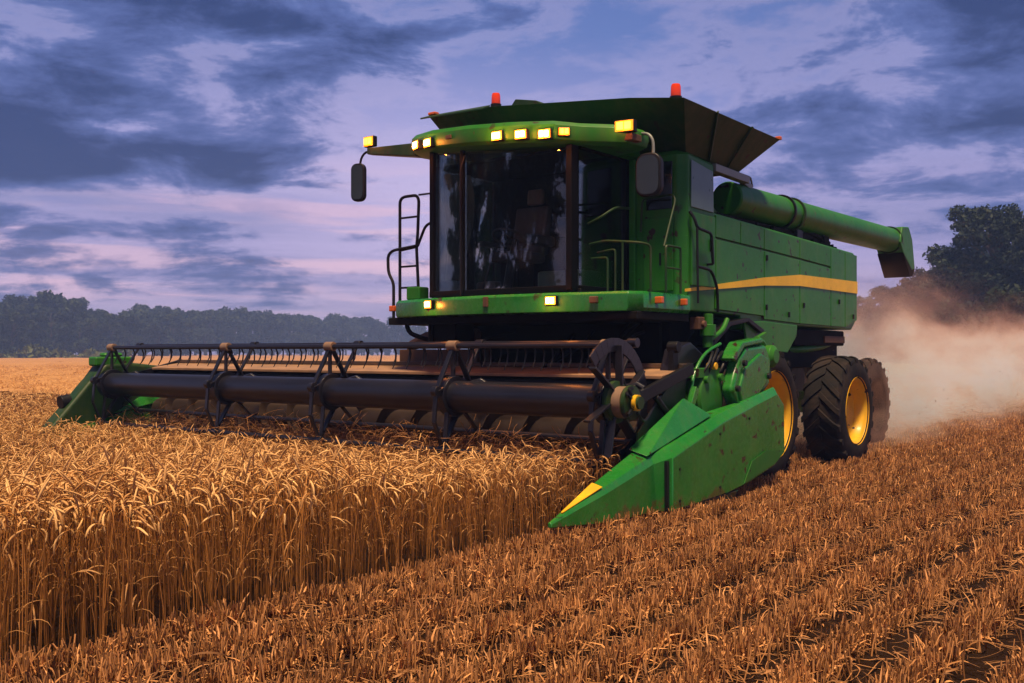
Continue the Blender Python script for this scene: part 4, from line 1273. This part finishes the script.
# ---- reel
RY, RZ, RR = -2.80, 1.10, .535
RX0, RX1 = -6.93, 1.74
reel_tube = MB().cyl((RX0, RY, RZ), (RX1, RY, RZ), .165, 28)
reel = part(reel_tube, 'reel', REELBLACK, bevel=0)
def bp_(a, r_=RR): return RY + r_ * math.cos(R(a)), RZ + r_ * math.sin(R(a))
BATS = [(RY, RZ + .535), (RY + .46, RZ + .56), (RY - .16, RZ - .56), (RY + .42, RZ - .40)]
rt_ = MB()
for i, (y, z) in enumerate(BATS):
    part(MB().cyl((RX0, y, z), (RX1, y, z), .028, 10), 'reel_bat', REELBLACK, reel, bevel=0)
    n = 38
    for k in range(n):
        x = RX0 + .12 + k * (RX1 - RX0 - .24) / (n - 1)
        tn = (MB() if i < 2 else rt_)
        ww = rr.uniform(-.012, .012)
        tn.tube([(x, y, z - .01), (x + .003, y + .03, z - .08), (x + ww, y + .02, z - .17), (x + ww, y - .03, z - .25)], [.0105, .010, .009, .005], 5)
        if i < 2: part(tn, 'reel_tine', BLACK, reel, bevel=0)
o = part(rt_, 'reel_tine', BLACK, reel, bevel=0); o['kind'] = 'stuff'
STEELTAN = plain('worn_bearing', (0.22, 0.14, 0.085), rough=0.5, var=.4)
SPX = [-6.90, -4.17, -2.17, -0.24]
def spider(x, end=False):
    s_ = MB()
    A_, T_, B_, C_ = BATS
    N_ = (RY - .27, RZ + .06)
    for y, z in BATS: s_.cyl((x - .05, y, z), (x + .05, y, z), .050, 12)
    s_.cyl((x - .035, *N_), (x + .035, *N_), .055, 12)
    def leg(p, q, w_=.055, t_=.024, dx_=0.0): s_.bar((x + dx_, *p), (x + dx_, *q), t_, w_, up=(1, 0, 0))
    leg(A_, N_); leg(A_, (RY, RZ + .18), .05); leg(A_, (RY + .26, RZ + .12), .065, dx_=.02); leg((RY + .2, RZ + .16), T_, .05, dx_=-.02)
    leg(N_, (RY - .30, RZ - .26), .05); leg((RY - .30, RZ - .26), B_, .05)
    leg((RY - .12, RZ - .15), B_, .05, dx_=.02); leg((RY + .1, RZ - .16), B_, .07, dx_=-.02); leg((RY + .1, RZ - .1), C_, .05)
    leg(N_, (RY - .1, RZ + .12), .09)
    s_.lathe([(.185, -.05), (.215, -.05), (.215, .05), (.185, .05)], (x, RY, RZ), (1, 0, 0), 24)
    s_.tube([(x, RY + .26, RZ + .12), (x + .14, RY + .3, RZ + .16), (x + .2, RY + .32, RZ + .12)], .035, 8)
    part(MB().cyl((x - .065, *A_), (x + .065, *A_), .056, 14), 'bat_bearing', STEELTAN, reel, bevel=.006)
    return part(s_, 'reel_spider', REELBLACK, reel, bevel=.004)
for x in SPX: spider(x)
# open end wheel on the right with its cam disc
spider(1.70)
ew = MB()
pts = [bp_(a, RR + .07) for a in np.linspace(-80, 135, 22)]
pts_in = [bp_(a, RR - .06) for a in np.linspace(-80, 135, 22)]
for i in range(21):
    ew.prism([(1.76, *pts[i]), (1.76, *pts[i + 1]), (1.76, *pts_in[i + 1]), (1.76, *pts_in[i])], (.02, 0, 0))
for a in (20, 75, 130, 185, 240, 300):
    ew.bar((1.80, *bp_(a, .16)), (1.80, *bp_(a + 12, RR)), .022, .08, up=(1, 0, 0))
part(ew, 'cam_ring', REELBLACK, reel, bevel=.004)
hubm = MB().lathe([(.20, 0), (.20, .05), (.13, .06), (.13, .16), (.16, .17), (.16, .21), (.06, .22), (.06, .30), (0, .30)], (1.76, RY, RZ), (1, 0, 0), 24)
part(hubm, 'reel_motor', GREEN_DARK, reel, bevel=0)
part(MB().lathe([(.135, .062), (.15, .062), (.15, .155), (.135, .155)], (1.76, RY, RZ), (1, 0, 0), 24), 'drive_band', STEELTAN, reel, bevel=0)
part(MB().lathe([(.062, .235), (.075, .235), (.075, .275), (.062, .275)], (1.76, RY, RZ), (1, 0, 0), 20), 'hub_cap', YELLOW, reel, bevel=0)
hl = MB()
for k in range(4):
    a = rr.uniform(0, 6.28)
    hl.tube([(2.0, RY + .1 * math.cos(a), RZ + .1 * math.sin(a)), (1.98, RY + .3 * math.cos(a) + .1, RZ + .22 * math.sin(a)), (1.86, RY + .7, RZ + rr.uniform(-.2, .2)), (1.82, RY + 1.1, RZ + rr.uniform(-.1, .2))], .014, 6, round_=.15)
part(hl, 'motor_hose', BLACK, bevel=0)
# reel arms
for x in (1.92, HX0 - .02):
    arm = MB().bar((x, -1.55, 1.40), (x, RY + .05, RZ), .06, .12)
    arm.tube([(x, -1.7, .7), (x, -2.3, 1.14)], .035, 10)
    part(arm, 'reel_arm', BLACK, bevel=.01)

# ---- crop dividers at both ends
def divider(mir):
    f = (lambda p: (p[0], p[1], p[2])) if not mir else (lambda p: (-5.02 - p[0], p[1], p[2]))
    def L(secs): return [[f(p) for p in q] for q in secs]
    d = MB()
    d.loft(L([
        [(2.075, -4.24, .145), (2.075, -4.24, .175), (2.06, -4.24, .19), (2.035, -4.24, .185), (2.035, -4.24, .145)],
        [(2.105, -3.45, .085), (2.105, -3.45, .345), (2.075, -3.45, .40), (1.97, -3.45, .43), (1.97, -3.45, .10)],
        [(2.10, -2.58, .07), (2.10, -2.64, .525), (2.07, -2.66, .60), (1.92, -2.66, .66), (1.92, -2.66, .10)],
        [(2.215, -2.48, .075), (2.215, -2.48, .575), (2.13, -2.46, .66), (1.91, -2.40, .72), (1.91, -2.48, .10)],
        [(2.215, -1.30, .12), (2.215, -1.42, .85), (2.135, -1.40, .93), (1.96, -1.38, .94), (1.96, -1.30, .14)],
        [(2.21, -0.75, .18), (2.21, -0.75, .97), (2.15, -0.75, 1.05), (2.13, -0.75, 1.055), (2.13, -0.75, .20)],
        [(2.20, -0.12, .29), (2.20, -0.02, 1.09), (2.155, -0.02, 1.17), (2.135, -0.02, 1.175), (2.135, -0.12, .29)],
        [(2.195, 0.20, .42), (2.195, 0.18, .96), (2.16, 0.16, 1.01), (2.14, 0.16, 1.01), (2.14, 0.20, .42)]]))
    dv = part(d, 'crop_divider', GREEN_BRIGHT, bevel=.03, angle=24)
    part(MB().bar(f((2.175, -2.515, .08)), f((2.175, -2.525, .55)), .05, .03, up=(1, 0, 0)), 'fold_shade_strip', BLACK, dv, bevel=0)  # black strip standing in for the shade in the fold
    for yy, zz in ((-2.35, .16), (-2.35, .46), (-1.5, .2), (-1.5, .74), (-.8, .3), (-.8, .86)):
        p0 = f((2.208, yy, zz)); p1 = f((2.226, yy, zz))
        part(MB().cyl(p0, p1, .014, 8), 'divider_bolt', BLACK, dv, bevel=0)
    fin = MB()
    A_, B_, C_, D_, E_ = (1.99, -1.86, 1.115), (2.09, -2.74, .60), (1.90, -2.78, .66), (2.13, -1.50, .925), (1.86, -1.55, .90)
    fin.add([f(p) for p in (A_, B_, C_, E_, D_)], [(0, 1, 2), (0, 2, 3), (0, 3, 4), (0, 4, 1), (1, 4, 3, 2)])
    part(fin, 'divider_hood', GREEN_BRIGHT, dv, bevel=.01, angle=20)
    nt = MB().hexa([f(p) for p in ((2.066, -4.10, .224), (2.110, -3.52, .372), (2.090, -3.50, .400), (2.040, -4.08, .232),
                                   (2.070, -4.10, .231), (2.116, -3.52, .379), (2.092, -3.50, .408), (2.040, -4.08, .240))])
    nt2 = MB().hexa([f(p) for p in ((2.084, -3.50, .3985), (2.056, -4.06, .2435), (2.040, -4.06, .246), (1.978, -3.50, .4265),
                                    (2.084, -3.50, .405), (2.056, -4.06, .250), (2.040, -4.06, .252), (1.978, -3.50, .433))])
    part(nt2, 'nose_patch', YELLOW, dv, bevel=0)
    shoe = MB().hexa([f(p) for p in ((1.98, -2.45, .02), (2.2, -2.45, .02), (2.2, -1.15, .03), (1.98, -1.15, .03), (1.98, -2.35, .09), (2.21, -2.35, .09), (2.21, -1.05, .125), (1.98, -1.05, .125))])
    part(shoe, 'skid_shoe', GREEN_DARK, dv, bevel=.01)
    ft = MB().box(*(sorted((f((2.0, 0, 0))[0], f((2.10, 0, 0))[0]))), -3.05, -2.9, .05, .12)
    if not mir:
        sh = MB().prism([f(p) for p in ((2.218, -0.95, .18), (2.218, -0.75, .40), (2.214, -0.40, .48), (2.205, 0.0, .46), (2.20, 0.14, .42), (2.206, -.1, .32))], (.006, 0, 0))
        part(sh, 'wheel_shield', GREEN, dv, bevel=0)
    return dv
divider(False)
dl = divider(True)

# ---- drive housings above the right divider
gd = MB().prism([(1.95, -0.98, 1.16), (1.95, -0.80, 1.52), (1.95, -0.62, 1.63), (1.95, -0.10, 1.66), (1.95, 0.06, 1.50), (1.95, 0.02, 1.20), (1.95, -0.35, .98), (1.95, -0.80, .92)], (.15, 0, 0))
gcov = part(gd, 'drive_cover', GREEN_BRIGHT, bevel=.05)
g2 = MB().prism([(2.08, -0.86, 1.16), (2.08, -0.72, 1.40), (2.08, -0.30, 1.56), (2.08, -0.08, 1.50), (2.08, -0.10, 1.24), (2.08, -0.45, 1.04), (2.08, -0.78, 1.0)], (.05, 0, 0))
part(g2, 'cover_lid', GREEN_BRIGHT, gcov, bevel=.03)
g3 = MB().prism([(1.93, -0.95, 1.50), (1.93, -0.72, 1.68), (1.93, -0.20, 1.73), (1.93, -0.15, 1.67), (1.93, -0.66, 1.62), (1.93, -0.88, 1.46)], (.17, 0, 0))
part(g3, 'cover_top', GREEN_BRIGHT, gcov, bevel=.02)
gdr = MB().lathe([(.0, 0), (.27, 0), (.285, .04), (.285, .10), (.25, .12), (.25, .20), (.285, .22), (.285, .30), (.26, .33), (.12, .35), (.0, .35)], (1.62, -1.14, 1.10), (1, 0, 0), 32)
gdr.box(1.55, 1.95, -1.45, -0.95, 1.30, 1.40)
part(gdr, 'gear_drum', GREEN, bevel=.006)
for y, z in ((-0.92, 1.18), (-0.75, 1.45), (-0.12, 1.3)):
    part(MB().cyl((2.12, y, z), (2.16, y, z), .035, 12), 'drive_bolt', BLACK, gcov, bevel=.005)
br = MB()
br.tube([(1.90, -1.66, .90), (1.92, -1.58, 1.12), (1.90, -1.46, 1.36), (1.90, -1.22, 1.56), (1.90, -.85, 1.66)], .02, 8, round_=.15)
br.bar((1.97, -1.75, .88), (1.97, -1.55, 1.20), .05, .08)
part(br, 'drive_bracket', GREEN_BRIGHT, bevel=.008)
kn = MB()
kn.lathe([(.0, 0), (.10, 0), (.13, .05), (.13, .16), (.08, .2), (0, .2)], (1.93, 0.12, 1.52), (1, 0, 0), 20)
kn.tube([(1.98, -.1, 1.72), (1.98, .08, 1.68), (1.98, .2, 1.5), (1.98, .22, 1.32)], .04, 8, round_=.1)
kn.bar((1.9, .02, 1.70), (1.9, .32, 1.78), .05, .05)
part(kn, 'drive_joint', GREEN, bevel=.006)
vs_ = MB()
vs_.cyl((1.60, -0.55, 1.62), (1.60, -0.55, 2.0), .06, 14); vs_.cyl((1.60, -0.55, 1.75), (1.60, -0.55, 1.88), .09, 14)
vs_.tube([(1.60, -0.50, 1.7), (1.64, -0.25, 1.82), (1.62, -0.1, 1.95)], .03, 8, round_=.1)
part(vs_, 'lift_cylinder', GREEN, bevel=.006)
vb = MB().box(1.50, 1.62, -0.80, -0.66, 1.82, 1.96); vb.cyl((1.62, -.72, 1.88), (1.66, -.72, 1.88), .04, 12)
part(vb, 'valve_block', RUSTY, bevel=.01)
# dark slanted guard behind the reel end
for k in range(6):
    hh = MB(); y0 = -1.35 + .12 * k
    hh.tube([(1.90 + .02 * (k % 2), y0, 1.30), (1.98, y0 + .05, 1.42 + .05 * (k % 3)), (1.94, y0 + .25, 1.58 + .04 * (k % 2)), (1.80, y0 + .45, 1.55)], .016, 6, round_=.1)
    part(hh, 'drive_hose', BLACK, bevel=0)
for y, z in ((-1.3, 1.28), (-1.12, 1.42), (-.98, 1.3)):
    part(MB().cyl((1.88, y, z), (1.99, y, z), .04, 12), 'hose_coupling', YELLOW if y == -1.12 else GREEN, bevel=.006)
sg = MB().prism([(1.66, -1.80, 1.30), (1.66, -1.66, 1.60), (1.66, -1.30, 1.68), (1.66, -0.95, 1.52), (1.66, -1.30, 1.42), (1.66, -1.45, 1.1)], (.12, 0, 0))
part(sg, 'chain_guard', REELBLACK, bevel=.02)
hp = MB().bar((1.80, -1.72, .85), (1.80, -1.72, 1.64), .07, .10); hp.cyl((1.75, -1.72, 1.62), (1.87, -1.72, 1.62), .06, 14)
part(hp, 'end_post', BLACK, bevel=.01)
# end sheet of the header, right and left
for x, mt_ in ((1.86, GREEN_DARK), (HX0 - .06, GREEN_DARK)):
    es = MB().prism([(x, -2.6, .2), (x, -1.6, .28), (x, -1.6, 1.35), (x, -2.0, 1.2), (x, -2.55, .8)], (.02, 0, 0))
    part(es, 'end_sheet', mt_, bevel=.004)
lh = MB().prism([(-7.36, -3.78, .36), (-7.36, -3.40, .76), (-7.36, -3.06, 1.14), (-7.36, -2.80, 1.40), (-7.36, -2.45, 1.42), (-7.36, -1.75, 1.34), (-7.36, -1.65, .5), (-7.36, -3.0, .3)], (.30, 0, 0))
part(lh, 'end_cover', GREEN_DARK, bevel=.06)
lb = MB().prism([(-7.372, -3.62, .46), (-7.372, -3.30, .80), (-7.372, -3.02, 1.06), (-7.372, -2.6, 1.06), (-7.372, -2.6, .6), (-7.372, -3.1, .42)], (.02, 0, 0))
part(lb, 'end_panel', GREEN, bevel=.01)
lt_ = MB().box(-7.30, -7.08, -2.95, -2.35, 1.36, 1.50); lt_.box(-7.26, -7.1, -2.8, -2.5, 1.5, 1.56)
part(lt_, 'end_gearbox', GREEN, bevel=.03)
part(MB().bar((-7.40, -3.35, .62), (-7.40, -2.75, 1.40), .03, .09, up=(1, 0, 0)), 'end_brace', BLACK, bevel=.006)
part(MB().cyl((-7.22, -3.42, .84), (-7.22, -3.28, .86), .10, 18), 'end_lamp', BLACK, bevel=.01)

# ------------------------------------------------------------------ chaff thrown up behind the machine
cf = Strands()
r = np.random.default_rng(9)
for k in range(160):
    y = r.uniform(3.5, 16); x = r.uniform(-1.5, 3.0)
    X, Y = l2w(x, y); z = r.uniform(.1, 2.4) * r.uniform(.2, 1)
    d = r.normal(0, 1, 3); d /= np.linalg.norm(d)
    q = np.array([X, Y, z]); L_ = r.uniform(.01, .05)
    cf.ribbon([q, q + d * L_], [.008, .004], np.cross(d, [0.3, .8, .5]), 0, r.uniform(0, 1))
me = cf.mesh('flying_chaff', [M_LEAF])
o = D.objects.new('flying_chaff', me); COL.objects.link(o)
tag(o, 'flecks of chaff flying in the dust behind the machine', 'chaff', kind='stuff')

# ------------------------------------------------------------------ dust cloud behind the machine
m = D.materials.new('dust'); m.use_nodes = True
t = NT(m.node_tree); t.n.clear()
out_ = t.node('ShaderNodeOutputMaterial')
tcn = t.node('ShaderNodeTexCoord')
o_ = tcn.outputs['Object']
sp_ = t.node('ShaderNodeSeparateXYZ'); t.put(sp_.inputs[0], o_)
x_, y_, z_ = sp_.outputs
nz1 = t.noise(t.mapping(o_, sca=(.9, .7, 1.1)), 0.75, 7, 0.66, .9)
ht = t.math('SUBTRACT', 3.0, t.math('MULTIPLY', t.math('SUBTRACT', y_, 4.0), 0.030))
ht = t.math('ADD', ht, t.math('MULTIPLY', t.math('SUBTRACT', nz1, .5), 5.0))
ht = t.math('MULTIPLY', ht, t.smooth(y_, 1.5, 5.2, .32, 1.0))
zf = t.smooth(t.math('DIVIDE', z_, t.math('MAXIMUM', ht, .5)), 1.0, 0.15)
yf = t.math('MULTIPLY', t.smooth(y_, 1.2, 5.0), t.smooth(y_, 36.0, 26.0))
xw = t.math('ADD', 2.1, t.math('MULTIPLY', y_, .05))
xf = t.smooth(t.math('ABSOLUTE', t.math('SUBTRACT', x_, 0.1)), xw, 0.6)
lump = t.smooth(nz1, .43, .62, .04, 2.2)
dn = t.math('MULTIPLY', t.math('MULTIPLY', zf, yf), t.math('MULTIPLY', xf, lump))
vs = t.node('ShaderNodeVolumeScatter')
vs.inputs['Color'].default_value = (0.98, 0.54, 0.39, 1)
vs.inputs['Anisotropy'].default_value = 0.0
t.put(vs.inputs['Density'], t.math('MULTIPLY', dn, 0.64))
t.put(out_.inputs['Volume'], vs.outputs[0])
db = MB().box(-4.2, 4.4, 1.0, 36.5, 0.02, 5.2)
o = db.build('dust_cloud', m, None)
o.location = (OX, OY, 0); o.rotation_euler = (0, 0, -TH)
tag(o, 'billowing peach dust cloud blown up behind the rear wheels', 'dust', kind='stuff')

# ------------------------------------------------------------------ haze
m = D.materials.new('haze_air'); m.use_nodes = True
t = NT(m.node_tree); t.n.clear()
out_ = t.node('ShaderNodeOutputMaterial')
pv = t.node('ShaderNodeVolumePrincipled')
pv.inputs['Color'].default_value = (0.26, 0.46, 1.0, 1)
pv.inputs['Density'].default_value = 0.0013
pv.inputs['Density Attribute'].default_value = ''
t.put(out_.inputs['Volume'], pv.outputs[0])
o = MB().box(-G - 10, G + 10, -70, G + 10, -1.0, 19.0).build('haze', m, None)
tag(o, 'thin bluish evening haze over the field', 'haze', kind='stuff')
